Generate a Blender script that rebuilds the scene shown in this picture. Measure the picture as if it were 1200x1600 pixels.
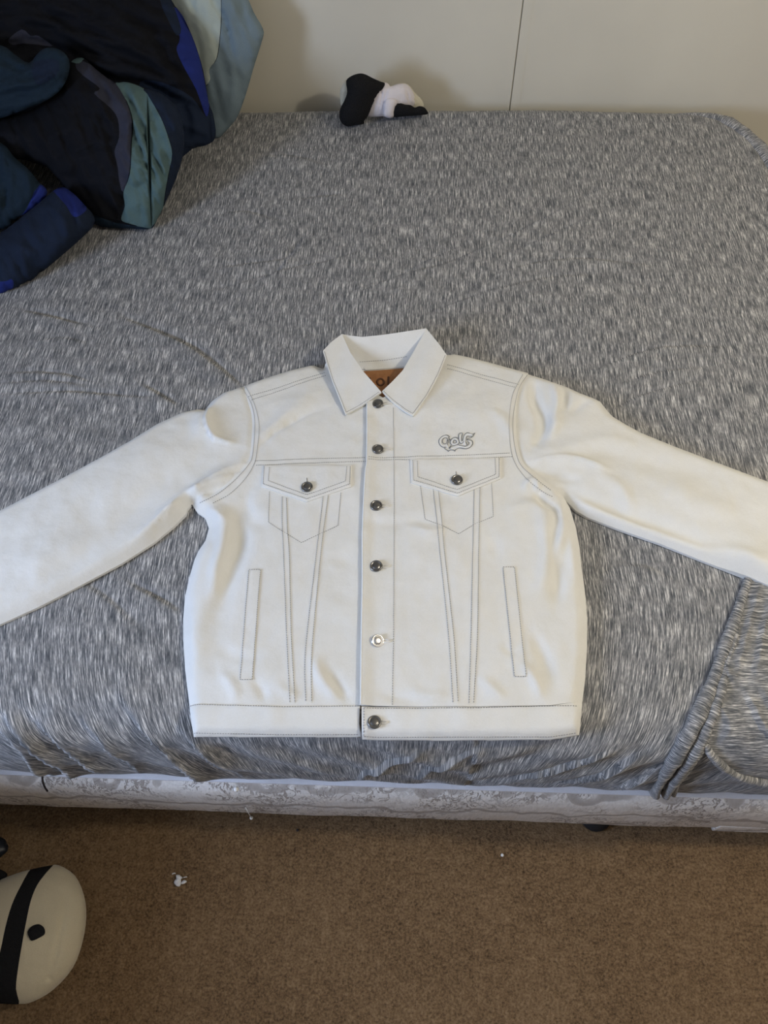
import bpy, bmesh, math, random
import numpy as np
from math import radians, sin, cos, pi
from mathutils import Matrix, Vector, noise as mnoise
from mathutils.geometry import delaunay_2d_cdt

for o in list(bpy.data.objects):
    bpy.data.objects.remove(o, do_unlink=True)
scene = bpy.context.scene
COL = scene.collection
rng = random.Random(7)

# ------------------------------------------------------------------ camera
CAM_H = 1.62
FPX = 1200.0
PITCH, YAW, ROLL = 58.5, 3.7, -2.0
Rm = Matrix.Rotation(radians(YAW), 3, 'Z') @ Matrix.Rotation(radians(90 - PITCH), 3, 'X') @ Matrix.Rotation(radians(ROLL), 3, 'Z')
cam_data = bpy.data.cameras.new('camera')
cam = bpy.data.objects.new('camera', cam_data)
COL.objects.link(cam)
cam.matrix_world = Matrix.Translation((0, 0, CAM_H)) @ Rm.to_4x4()
cam_data.sensor_fit = 'VERTICAL'
cam_data.sensor_height = 32.0
cam_data.lens = 32.0 * FPX / 1600.0
cam_data.clip_start = 0.02
scene.camera = cam

# ------------------------------------------------------------------ world, view
world = bpy.data.worlds.new('world')
scene.world = world
world.use_nodes = True
wbg = world.node_tree.nodes['Background']
wbg.inputs[0].default_value = (0.55, 0.68, 1.0, 1)
wbg.inputs[1].default_value = 0.6
vs = scene.view_settings
vs.view_transform = 'Standard'
vs.look = 'None'
vs.gamma = 1.0
vs.use_curve_mapping = False
vs.exposure = -0.22

LAMP_POS = (1.20, 0.34, 2.02)
LAMP_W = 60.0
WIN_Y0, WIN_Y1, WIN_Z0, WIN_Z1 = -0.62, 0.12, 0.95, 1.75
WIN_W = 60.0
ROOM_X0, ROOM_X1, ROOM_Y0, ROOM_Y1, ROOM_Z = -1.75, 2.0, -1.7, 1.822, 2.4

def add_light(name, kind, loc, energy, color, size=0.1, rot=None, size_y=None):
    l = bpy.data.lights.new(name, kind)
    l.energy = energy
    l.color = color
    if kind == 'AREA':
        l.size = size
        if size_y:
            l.shape = 'RECTANGLE'
            l.size_y = size_y
    else:
        l.shadow_soft_size = size
    o = bpy.data.objects.new(name, l)
    COL.objects.link(o)
    o.location = loc
    if rot:
        o.rotation_euler = rot
    return o

# daylight entering by the window in the left wall
add_light('window_daylight', 'AREA', (ROOM_X0 - 0.03, (WIN_Y0 + WIN_Y1) / 2, (WIN_Z0 + WIN_Z1) / 2), WIN_W,
          (0.56, 0.70, 1.0), WIN_Z1 - WIN_Z0, (0, radians(-90), 0), WIN_Y1 - WIN_Y0)
# warm bulb of the ceiling lamp
add_light('ceiling_bulb', 'POINT', LAMP_POS, LAMP_W, (1.0, 0.935, 0.80), 0.045)

# ------------------------------------------------------------------ pixel helpers
R3 = np.array(Rm)
def rays(px):
    px = np.asarray(px, float).reshape(-1, 2)
    d = np.stack([(px[:, 0] - 600) / FPX, -(px[:, 1] - 800) / FPX, -np.ones(len(px))], 1)
    return d @ R3.T
def on_z(px, z):
    d = rays(px)
    t = (np.asarray(z) - CAM_H) / d[:, 2]
    p = d * t[:, None]
    p[:, 2] += CAM_H
    return p
def on_plane(px, p0, n):
    d = rays(px)
    p0 = np.asarray(p0, float); n = np.asarray(n, float)
    c = np.array([0, 0, CAM_H])
    t = ((p0 - c) @ n) / (d @ n)
    return c + d * t[:, None]
def on_field(px, f, it=8):
    p = on_z(px, 0.575)
    for _ in range(it):
        p = on_z(px, f(p[:, 0], p[:, 1]))
    return p

# ------------------------------------------------------------------ 2d helpers
def resample(poly, sp, closed=True):
    poly = np.asarray(poly, float)
    pts = np.vstack([poly, poly[:1]]) if closed else poly
    out = []
    for a, b in zip(pts[:-1], pts[1:]):
        n = max(1, int(round(np.linalg.norm(b - a) / sp)))
        for k in range(n):
            out.append(a + (b - a) * k / n)
    if not closed:
        out.append(pts[-1])
    return np.array(out)
def smooth_line(poly, n=8, closed=False):
    """Catmull-Rom through the points."""
    P = np.asarray(poly, float)
    if closed:
        P = np.vstack([P[-1:], P, P[:2]])
    else:
        P = np.vstack([2 * P[0] - P[1], P, 2 * P[-1] - P[-2]])
    out = []
    for i in range(1, len(P) - 2):
        p0, p1, p2, p3 = P[i - 1], P[i], P[i + 1], P[i + 2]
        for k in range(n):
            t = k / n
            out.append(0.5 * ((2 * p1) + (-p0 + p2) * t + (2 * p0 - 5 * p1 + 4 * p2 - p3) * t * t + (-p0 + 3 * p1 - 3 * p2 + p3) * t ** 3))
    if not closed:
        out.append(P[-2])
    return np.array(out)
def inside(poly, pts):
    poly = np.asarray(poly); x, y = pts[:, 0], pts[:, 1]
    c = np.zeros(len(pts), bool)
    j = len(poly) - 1
    for i in range(len(poly)):
        xi, yi = poly[i][:2]; xj, yj = poly[j][:2]
        if yi != yj:
            c ^= ((yi > y) != (yj > y)) & (x < (xj - xi) * (y - yi) / (yj - yi) + xi)
        j = i
    return c
def seg_dist(line, pts, closed=False, want_t=False, want_side=False):
    line = np.asarray(line, float)[:, :2]
    if closed:
        line = np.vstack([line, line[:1]])
    best = np.full(len(pts), 1e9); tb = np.zeros(len(pts)); sb = np.zeros(len(pts))
    L = np.concatenate([[0], np.cumsum(np.linalg.norm(np.diff(line, axis=0), axis=1))])
    tot = max(L[-1], 1e-9)
    for i in range(len(line) - 1):
        a, b = line[i], line[i + 1]
        ab = b - a; l2 = ab @ ab
        if l2 < 1e-16:
            continue
        ap = pts[:, :2] - a
        t = np.clip(ap @ ab / l2, 0, 1)
        dv = ap - t[:, None] * ab
        d = np.hypot(dv[:, 0], dv[:, 1])
        m = d < best
        best[m] = d[m]
        if want_t:
            tb[m] = (L[i] + t[m] * math.sqrt(l2)) / tot
        if want_side:
            cr = ab[0] * ap[:, 1] - ab[1] * ap[:, 0]
            sb[m] = np.sign(cr[m])
    r = [best]
    if want_t: r.append(tb)
    if want_side: r.append(sb)
    return r[0] if len(r) == 1 else r
def triangulate(poly, sp, lines=()):
    """Dense triangulation of a polygon; lines are kept as edges."""
    b = resample(poly, sp)
    pts = [b]; edges = []; n = len(b)
    edges += [(i, (i + 1) % n) for i in range(n)]
    keep_off = [seg for seg in [b]]
    for l in lines:
        l = resample(l, sp, closed=False)
        l = l[inside(b, l)]
        if len(l) < 2:
            continue
        s = n
        pts.append(l); n += len(l)
        edges += [(s + i, s + i + 1) for i in range(len(l) - 1)]
        keep_off.append(l)
    x0, y0 = b.min(0); x1, y1 = b.max(0)
    gx = np.arange(x0, x1, sp); gy = np.arange(y0, y1, sp * 0.87)
    X, Y = np.meshgrid(gx, gy)
    X = X + (np.arange(len(gy)) % 2)[:, None] * sp * 0.5
    g = np.stack([X.ravel(), Y.ravel()], 1)
    g = g[inside(b, g)]
    d = seg_dist(b, g, closed=True)
    g = g[d > sp * 0.55]
    for l in keep_off[1:]:
        g = g[seg_dist(l, g) > sp * 0.5]
    pts.append(g)
    allp = np.vstack(pts)
    v, e, f, _, _, _ = delaunay_2d_cdt([Vector(p) for p in allp], edges, [], 0, 1e-7)
    v = np.array([tuple(p) for p in v])
    f = np.array([q for q in f if len(q) == 3])
    cen = v[f].mean(1)
    f = f[inside(b, cen)]
    a = v[f]
    area = (a[:, 1, 0] - a[:, 0, 0]) * (a[:, 2, 1] - a[:, 0, 1]) - (a[:, 1, 1] - a[:, 0, 1]) * (a[:, 2, 0] - a[:, 0, 0])
    f[area < 0] = f[area < 0][:, ::-1]
    f = f[np.abs(area) > 0.02 * sp * sp]
    used = np.unique(f)
    mp = -np.ones(len(v), int); mp[used] = np.arange(len(used))
    return v[used], mp[f]
def boundary_edges(f):
    from collections import Counter
    c = Counter()
    for t in f.tolist():
        for i in range(3):
            c[tuple(sorted((t[i], t[(i + 1) % 3])))] += 1
    out = []
    for t in f.tolist():
        for i in range(3):
            a, b = t[i], t[(i + 1) % 3]
            if c[tuple(sorted((a, b)))] == 1:
                out.append((a, b))
    return out
def nz(x, y, z=0.0, s=1.0, octv=3):
    """fractal noise for arrays"""
    out = np.empty(len(x))
    for i in range(len(x)):
        out[i] = mnoise.fractal((x[i] * s, y[i] * s, z if np.isscalar(z) else z[i] * s), 0.9, 2.0, octv)
    return out

# ------------------------------------------------------------------ object helpers
def mesh_obj(name, verts, faces, mat=None, parent=None, smooth=True, mats=None, mi=None, uv=None):
    me = bpy.data.meshes.new(name)
    me.from_pydata(np.asarray(verts, float).tolist() if isinstance(verts, np.ndarray) else verts, [],
                   faces.tolist() if isinstance(faces, np.ndarray) else faces)
    for m in (mats or ([mat] if mat else [])):
        me.materials.append(m)
    if mi is not None:
        me.polygons.foreach_set('material_index', np.asarray(mi, np.int32))
    if uv is not None:
        l = me.uv_layers.new(name='UVMap')
        vi = np.empty(len(me.loops), np.int32)
        me.loops.foreach_get('vertex_index', vi)
        l.data.foreach_set('uv', np.asarray(uv, np.float32)[vi].ravel())
    if smooth:
        me.polygons.foreach_set('use_smooth', np.ones(len(me.polygons), bool))
    me.update()
    o = bpy.data.objects.new(name, me)
    COL.objects.link(o)
    if parent:
        o.parent = parent
        o.matrix_parent_inverse = parent.matrix_world.inverted()
    return o
def thing(name, label, cat, loc=(0, 0, 0), group=None):
    o = bpy.data.objects.new(name, None)
    COL.objects.link(o)
    o.empty_display_size = 0.05
    o.matrix_world = Matrix.Translation(loc)
    return tag(o, label, cat, group)
def tag(o, label, cat, group=None, kind=None):
    o['label'] = label
    o['category'] = cat
    if group: o['group'] = group
    if kind: o['kind'] = kind
    return o
class MB:
    """collects simple shapes into one mesh"""
    def __init__(s): s.v = []; s.f = []
    def add(s, v, f):
        n = len(s.v)
        s.v += [tuple(p) for p in v]; s.f += [tuple(n + i for i in q) for q in f]
        return s
    def box(s, x0, x1, y0, y1, z0, z1):
        v = [(x, y, z) for z in (z0, z1) for y in (y0, y1) for x in (x0, x1)]
        return s.add(v, [(0, 2, 3, 1), (4, 5, 7, 6), (0, 1, 5, 4), (2, 6, 7, 3), (0, 4, 6, 2), (1, 3, 7, 5)])
    def tube(s, path, r, n=10, caps=True, flat=1.0):
        path = [Vector(p) for p in path]; m = len(path)
        rr = r if hasattr(r, '__len__') else [r] * m
        rings = []
        up = Vector((0, 0, 1))
        for i, p in enumerate(path):
            t = (path[min(i + 1, m - 1)] - path[max(i - 1, 0)]).normalized()
            a = t.cross(up)
            if a.length < 1e-3: a = t.cross(Vector((0, 1, 0)))
            a.normalize(); b = a.cross(t).normalized()
            rings.append([p + a * cos(2 * pi * k / n) * rr[i] + b * sin(2 * pi * k / n) * rr[i] * flat for k in range(n)])
        v = [q for r_ in rings for q in r_]
        f = [(i * n + k, i * n + (k + 1) % n, (i + 1) * n + (k + 1) % n, (i + 1) * n + k) for i in range(m - 1) for k in range(n)]
        if caps:
            f += [tuple(range(n))[::-1], tuple((m - 1) * n + k for k in range(n))]
        return s.add(v, f)
    def lathe(s, prof, c, n=28, M=None):
        v = []; f = []
        for (r, z) in prof:
            for k in range(n):
                p = Vector((r * cos(2 * pi * k / n), r * sin(2 * pi * k / n), z))
                if M: p = M @ p
                v.append(p + Vector(c))
        m = len(prof)
        for i in range(m - 1):
            for k in range(n):
                f.append((i * n + k, i * n + (k + 1) % n, (i + 1) * n + (k + 1) % n, (i + 1) * n + k))
        f.append(tuple(range(n))[::-1]); f.append(tuple((m - 1) * n + k for k in range(n)))
        return s.add(v, f)
    def build(s, name, mat, parent=None, smooth=True):
        return mesh_obj(name, s.v, s.f, mat, parent, smooth)
def bevel(o, w, seg=3):
    m = o.modifiers.new('bevel', 'BEVEL'); m.width = w; m.segments = seg; m.limit_method = 'ANGLE'
    return o

# ------------------------------------------------------------------ materials
def new_mat(name, color, rough=0.8, metal=0.0, sheen=0.0, spec=0.3):
    m = bpy.data.materials.new(name)
    m.use_nodes = True
    b = m.node_tree.nodes['Principled BSDF']
    b.inputs['Base Color'].default_value = (*color, 1)
    b.inputs['Roughness'].default_value = rough
    b.inputs['Metallic'].default_value = metal
    b.inputs['Specular IOR Level'].default_value = spec
    b.inputs['Sheen Weight'].default_value = sheen
    return m, m.node_tree, b
def nd(nt, t, **kw):
    n = nt.nodes.new(t)
    for k, v in kw.items():
        if k in n.inputs.keys() if isinstance(k, str) else False:
            n.inputs[k].default_value = v
        else:
            setattr(n, k, v)
    return n
def noise_node(nt, vec, scale, detail=3, rough=0.6, dim='3D', dist=0.0):
    n = nt.nodes.new('ShaderNodeTexNoise')
    n.noise_dimensions = dim
    n.inputs['Scale'].default_value = scale
    n.inputs['Detail'].default_value = detail
    n.inputs['Roughness'].default_value = rough
    n.inputs['Distortion'].default_value = dist
    nt.links.new(vec, n.inputs['Vector'])
    return n.outputs['Fac']
def mapping(nt, vec, scale=(1, 1, 1), rot=(0, 0, 0), loc=(0, 0, 0)):
    n = nt.nodes.new('ShaderNodeMapping')
    n.inputs['Scale'].default_value = scale
    n.inputs['Rotation'].default_value = rot
    n.inputs['Location'].default_value = loc
    nt.links.new(vec, n.inputs['Vector'])
    return n.outputs['Vector']
def ramp(nt, fac, stops):
    n = nt.nodes.new('ShaderNodeValToRGB')
    e = n.color_ramp.elements
    while len(e) < len(stops): e.new(0.5)
    for q, (p, c) in zip(e, stops):
        q.position = p; q.color = (*c, 1) if len(c) == 3 else c
    nt.links.new(fac, n.inputs['Fac'])
    return n.outputs['Color']
def mathn(nt, op, a, b=None, clamp=False):
    n = nt.nodes.new('ShaderNodeMath'); n.operation = op; n.use_clamp = clamp
    for i, q in enumerate((a, b)):
        if q is None: continue
        if isinstance(q, (int, float)): n.inputs[i].default_value = q
        else: nt.links.new(q, n.inputs[i])
    return n.outputs[0]
def mix(nt, fac, a, b, blend='MIX'):
    n = nt.nodes.new('ShaderNodeMix'); n.data_type = 'RGBA'; n.blend_type = blend
    for s, q in ((n.inputs[0], fac), (n.inputs[6], a), (n.inputs[7], b)):
        if isinstance(q, (int, float)): s.default_value = q
        elif isinstance(q, tuple): s.default_value = (*q, 1)
        else: nt.links.new(q, s)
    return n.outputs[2]
def bump(nt, bsdf, h, strength=0.3, dist=0.002, prev=None):
    n = nt.nodes.new('ShaderNodeBump')
    n.inputs['Strength'].default_value = strength
    n.inputs['Distance'].default_value = dist
    nt.links.new(h, n.inputs['Height'])
    if prev is not None: nt.links.new(prev, n.inputs['Normal'])
    nt.links.new(n.outputs['Normal'], bsdf.inputs['Normal'])
    return n.outputs['Normal']
def coords(nt, kind='Object'):
    return nt.nodes.new('ShaderNodeTexCoord').outputs[kind]

def cloth_mat(name, color, var=0.12, scale=900, rough=0.9, sheen=0.0, bumpd=0.0006, wr=60, wrs=0.25):
    m, nt, b = new_mat(name, color, rough, sheen=sheen, spec=0.15)
    c = coords(nt)
    n1 = noise_node(nt, c, scale, 2)
    n2 = noise_node(nt, c, 14, 3)
    f = mathn(nt, 'ADD', mathn(nt, 'MULTIPLY', n1, 0.6), mathn(nt, 'MULTIPLY', n2, 0.4))
    lo = tuple(x * (1 - var) for x in color); hi = tuple(min(1, x * (1 + var)) for x in color)
    nt.links.new(ramp(nt, f, [(0.3, lo), (0.7, hi)]), b.inputs['Base Color'])
    p = bump(nt, b, noise_node(nt, c, wr, 4, 0.55), wrs, 0.004)
    bump(nt, b, n1, 0.4, bumpd, p)
    return m

def sheet_material(name, rot=0.0):
    m, nt, b = new_mat(name, (0.3, 0.3, 0.31), 0.95, sheen=0.1, spec=0.1)
    uvn = nt.nodes.new('ShaderNodeUVMap'); uvn.uv_map = 'UVMap'
    v = uvn.outputs['UV']
    # wavering of the knit columns
    w = nt.nodes.new('ShaderNodeTexNoise'); w.inputs['Scale'].default_value = 3.5; w.inputs['Detail'].default_value = 2
    nt.links.new(v, w.inputs['Vector'])
    sub = nt.nodes.new('ShaderNodeVectorMath'); sub.operation = 'SUBTRACT'; sub.inputs[1].default_value = (0.5, 0.5, 0.5)
    nt.links.new(w.outputs['Color'], sub.inputs[0])
    sc = nt.nodes.new('ShaderNodeVectorMath'); sc.operation = 'SCALE'; sc.inputs['Scale'].default_value = 0.02
    nt.links.new(sub.outputs[0], sc.inputs[0])
    ad = nt.nodes.new('ShaderNodeVectorMath'); ad.operation = 'ADD'
    nt.links.new(v, ad.inputs[0]); nt.links.new(sc.outputs[0], ad.inputs[1])
    v2 = mapping(nt, ad.outputs[0], rot=(0, 0, rot))
    s1 = noise_node(nt, mapping(nt, v2, (560, 32, 1)), 1.0, 2, 0.55)
    s2 = noise_node(nt, mapping(nt, v2, (1300, 120, 1), loc=(3, 7, 0)), 1.0, 2, 0.6)
    s3 = noise_node(nt, mapping(nt, v2, (95, 22, 1), loc=(9, 2, 0)), 1.0, 2, 0.5)
    f = mathn(nt, 'ADD', mathn(nt, 'MULTIPLY', s1, 0.56), mathn(nt, 'MULTIPLY', s2, 0.31))
    f = mathn(nt, 'ADD', f, mathn(nt, 'MULTIPLY', s3, 0.13))
    colr = ramp(nt, f, [(0.35, (0.045, 0.05, 0.058)), (0.45, (0.14, 0.145, 0.15)), (0.53, (0.29, 0.285, 0.28)), (0.64, (0.78, 0.76, 0.72))])
    nt.links.new(colr, b.inputs['Base Color'])
    p = bump(nt, b, f, 0.15, 0.0012)
    return m

MAT = {}
MAT['sheet'] = sheet_material('heather_jersey')
MAT['denim'] = None
def denim():
    m, nt, b = new_mat('white_denim', (0.80, 0.79, 0.735), 0.85, sheen=0.1, spec=0.2)
    c = coords(nt)
    tw = noise_node(nt, mapping(nt, c, (500, 1700, 500), rot=(0, 0, 0.7)), 1.0, 2)
    n2 = noise_node(nt, c, 22, 4)
    n3 = noise_node(nt, c, 5, 2)
    f = mathn(nt, 'ADD', mathn(nt, 'MULTIPLY', tw, 0.5), mathn(nt, 'MULTIPLY', n2, 0.5))
    nt.links.new(ramp(nt, f, [(0.3, (0.75, 0.735, 0.675)), (0.7, (0.84, 0.83, 0.785))]), b.inputs['Base Color'])
    p = bump(nt, b, n2, 0.22, 0.008)
    p = bump(nt, b, noise_node(nt, c, 90, 3), 0.2, 0.0018, p)
    bump(nt, b, tw, 0.35, 0.0006, p)
    return m
MAT['denim'] = denim()
MAT['stitch'] = new_mat('grey_thread', (0.27, 0.26, 0.25), 0.8)[0]
MAT['embroidery'] = new_mat('grey_embroidery', (0.24, 0.25, 0.25), 0.8)[0]
MAT['embroidery_fill'] = new_mat('white_embroidery', (0.80, 0.80, 0.78), 0.7)[0]
MAT['white_thread'] = new_mat('white_thread', (0.82, 0.81, 0.78), 0.8)[0]
# ------------------------------------------------------------------ room shell
def struct(o, label=None, cat=None):
    o['kind'] = 'structure'
    if label:
        o['label'] = label; o['category'] = cat
    return o
def wall_mat(name, color, sc=350):
    m, nt, b = new_mat(name, color, 0.6, spec=0.3)
    c = coords(nt)
    n1 = noise_node(nt, c, sc, 3); n2 = noise_node(nt, c, 3, 3)
    lo = tuple(x * 0.95 for x in color)
    nt.links.new(ramp(nt, n2, [(0.35, lo), (0.65, color)]), b.inputs['Base Color'])
    bump(nt, b, n1, 0.12, 0.001)
    return m
MAT['wall'] = wall_mat('cream_wall_panel', (0.69, 0.65, 0.54))
MAT['ceiling'] = wall_mat('white_ceiling', (0.55, 0.53, 0.5), 90)
MAT['wall_dark'] = wall_mat('brown_panelling', (0.40, 0.34, 0.27), 60)
def carpet_mat():
    m, nt, b = new_mat('brown_carpet', (0.2, 0.12, 0.07), 0.95, sheen=0.2, spec=0.1)
    c = coords(nt)
    n1 = noise_node(nt, c, 210, 3, 0.75)
    n2 = noise_node(nt, c, 60, 3); n3 = noise_node(nt, c, 6, 3)
    f = mathn(nt, 'ADD', mathn(nt, 'MULTIPLY', n1, 0.6), mathn(nt, 'MULTIPLY', n2, 0.25))
    f = mathn(nt, 'ADD', f, mathn(nt, 'MULTIPLY', n3, 0.15))
    nt.links.new(ramp(nt, f, [(0.36, (0.055, 0.031, 0.013)), (0.48, (0.17, 0.104, 0.050)), (0.66, (0.31, 0.205, 0.110))]), b.inputs['Base Color'])
    bump(nt, b, f, 1.0, 0.006)
    return m
MAT['carpet'] = carpet_mat()
X0, X1, Y0, Y1, ZC = ROOM_X0, ROOM_X1, ROOM_Y0, ROOM_Y1, ROOM_Z
struct(MB().box(X0 - .1, X1 + .1, Y0 - .1, Y1 + .1, -0.1, 0.0).build('floor', MAT['carpet'], smooth=False), 'short pile brown carpet floor', 'floor')
struct(MB().box(X0 - .1, X1 + .1, Y0 - .1, Y1 + .1, ZC, ZC + .1).build('ceiling', MAT['ceiling'], smooth=False), 'plain white ceiling', 'ceiling')
SEAM_X = float(on_plane([(807, 86)], (0, Y1, 0), (0, 1, 0))[0][0])
wb = MB().box(X0 - .1, X1 + .1, Y1 + .004, Y1 + .1, 0, ZC).build('wall_back', MAT['wall'], smooth=False)
struct(wb, 'cream panelled wall behind the bed', 'wall')
# wall boards butted at a narrow dark joint, with a flat batten beside it
for a, b_ in ((X0, SEAM_X - 1.222), (SEAM_X - 1.2195, SEAM_X - .0012), (SEAM_X + .0012, SEAM_X + 1.2195), (SEAM_X + 1.222, X1)):
    bevel(MB().box(a, b_, Y1, Y1 + .006, 0, ZC).build('wall_panel', MAT['wall'], wb, smooth=False), 0.0008, 1)
MB().box(SEAM_X + .0012, SEAM_X + .022, Y1 - .0012, Y1, 0, ZC).build('joint_strip', MAT['wall'], wb, smooth=False)
struct(MB().box(X1, X1 + .1, Y0, Y1, 0, ZC).build('wall_right', MAT['wall_dark'], smooth=False), 'tan wall at the foot of the bed', 'wall')
struct(MB().box(X0, X1, Y0 - .1, Y0, 0, ZC).build('wall_front', MAT['wall_dark'], smooth=False), 'tan wall behind the viewer', 'wall')
wl = MB()
wl.box(X0 - .1, X0, Y0, WIN_Y0, 0, ZC).box(X0 - .1, X0, WIN_Y1, Y1, 0, ZC)
wl.box(X0 - .1, X0, WIN_Y0, WIN_Y1, 0, WIN_Z0).box(X0 - .1, X0, WIN_Y0, WIN_Y1, WIN_Z1, ZC)
struct(wl.build('wall_left', MAT['wall_dark'], smooth=False), 'tan wall with the window beside the bed head', 'wall')
MAT['frame_white'] = new_mat('white_window_frame', (0.75, 0.75, 0.74), 0.4)[0]
wf = MB()
for (a, b_, c_, d_) in ((WIN_Y0, WIN_Y1, WIN_Z0, WIN_Z0 + .04), (WIN_Y0, WIN_Y1, WIN_Z1 - .04, WIN_Z1), (WIN_Y0, WIN_Y0 + .04, WIN_Z0 + .04, WIN_Z1 - .04), (WIN_Y1 - .04, WIN_Y1, WIN_Z0 + .04, WIN_Z1 - .04)):
    wf.box(X0 - .02, X0 + .015, a, b_, c_, d_)
struct(wf.build('window_1', MAT['frame_white'], smooth=False), 'white framed window in the left wall', 'window')
m, nt, b = new_mat('lamp_glass', (0.9, 0.88, 0.82), 0.4)
b.inputs['Emission Color'].default_value = (1, 0.86, 0.66, 1); b.inputs['Emission Strength'].default_value = 2.0
MAT['lamp_glass'] = m
MAT['lamp_metal'] = new_mat('brushed_lamp_metal', (0.5, 0.47, 0.42), 0.35, 0.9)[0]
lamp = thing('ceiling_lamp', 'bare pendant bulb hanging on a cord above the foot of the bed', 'lamp', (LAMP_POS[0], LAMP_POS[1], ZC))
MB().lathe([(.075, 0), (.075, -.015), (.03, -.02), (.028, -.022)], (LAMP_POS[0], LAMP_POS[1], ZC)).build('canopy', MAT['lamp_metal'], lamp)

MB().tube([(LAMP_POS[0], LAMP_POS[1], ZC - .02), (LAMP_POS[0], LAMP_POS[1], LAMP_POS[2] + .09)], .003, 8).build('cord', MAT['lamp_metal'], lamp)
MB().lathe([(.012, .10), (.019, .09), (.019, .05), (.014, .046)][::-1], LAMP_POS, 18).build('socket', MAT['lamp_metal'], lamp)
MB().lathe([(.002, -.018), (.010, -.016), (.015, -.008), (.017, 0), (.015, .010), (.012, .02), (.010, .046)], LAMP_POS, 20).build('bulb', MAT['lamp_glass'], lamp)

# ------------------------------------------------------------------ bed
MX0, MX1, MY0, MY1, MZ0, MZT = -1.25, 0.81, 0.280, 1.796, 0.298, 0.56
FR, fr = 0.18, 0.06          # plan corner radius, edge roll radius
E1 = FR - fr; E2 = E1 + fr * pi / 2; EM = E2 + (MZT - MZ0 - fr)
def prof(e):
    """unfolded distance from the inner rectangle -> outward distance, drop, normal angle"""
    e = np.asarray(e, float)
    a = np.clip((e - E1) / fr, 0, pi / 2)
    f = np.where(e < E1, e, E1 + fr * np.sin(a))
    z = np.where(e < E1, 0, -fr * (1 - np.cos(a)))
    ex = np.clip(e - E2, 0, None)
    k = ex / (EM - E2)
    f = f + 0.010 * np.sin(pi * np.clip(k, 0, 1)) - 0.012 * np.clip(k - .75, 0, 1) ** 2 * 16
    z = z - ex
    return f, z, a
IX0, IX1, IY0, IY1 = MX0 + FR, MX1 - FR, MY0 + FR, MY1 - FR
def bed_surface(u, off=0.0):
    u = np.asarray(u, float)
    q = np.stack([np.clip(u[:, 0], IX0, IX1), np.clip(u[:, 1], IY0, IY1)], 1)
    dv = u - q
    e = np.hypot(dv[:, 0], dv[:, 1])
    n = dv / np.maximum(e, 1e-9)[:, None]
    f, z, a = prof(e)
    P = np.stack([q[:, 0] + n[:, 0] * f, q[:, 1] + n[:, 1] * f, MZT + z], 1)
    N = np.stack([n[:, 0] * np.sin(a), n[:, 1] * np.sin(a), np.cos(a)], 1)
    return P + N * np.asarray(off).reshape(-1, 1) if np.ndim(off) else P + N * off
ES = np.linspace(0, EM, 400)
pf, pz, _ = prof(ES)
PY, PZ = IY0 - pf, MZT + pz
def px_unfold(px):
    out = []
    for p, d in zip(np.asarray(px, float).reshape(-1, 2), rays(px)):
        t = (MZT - CAM_H) / d[2]
        x, y = d[0] * t, d[1] * t
        if y >= IY0:
            out.append((x, y)); continue
        sd = (PY * d[2] - (PZ - CAM_H) * d[1])
        i = np.where(sd[:-1] * sd[1:] <= 0)[0]
        if len(i) == 0:
            i = [len(ES) - 2]
        best = None
        for k in i:
            tt = (PY[k] * d[1] + (PZ[k] - CAM_H) * d[2]) / (d[1] ** 2 + d[2] ** 2)
            if best is None or tt < best[0]:
                best = (tt, k)
        out.append((d[0] * best[0], IY0 - ES[best[1]]))
    return np.array(out)

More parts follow.
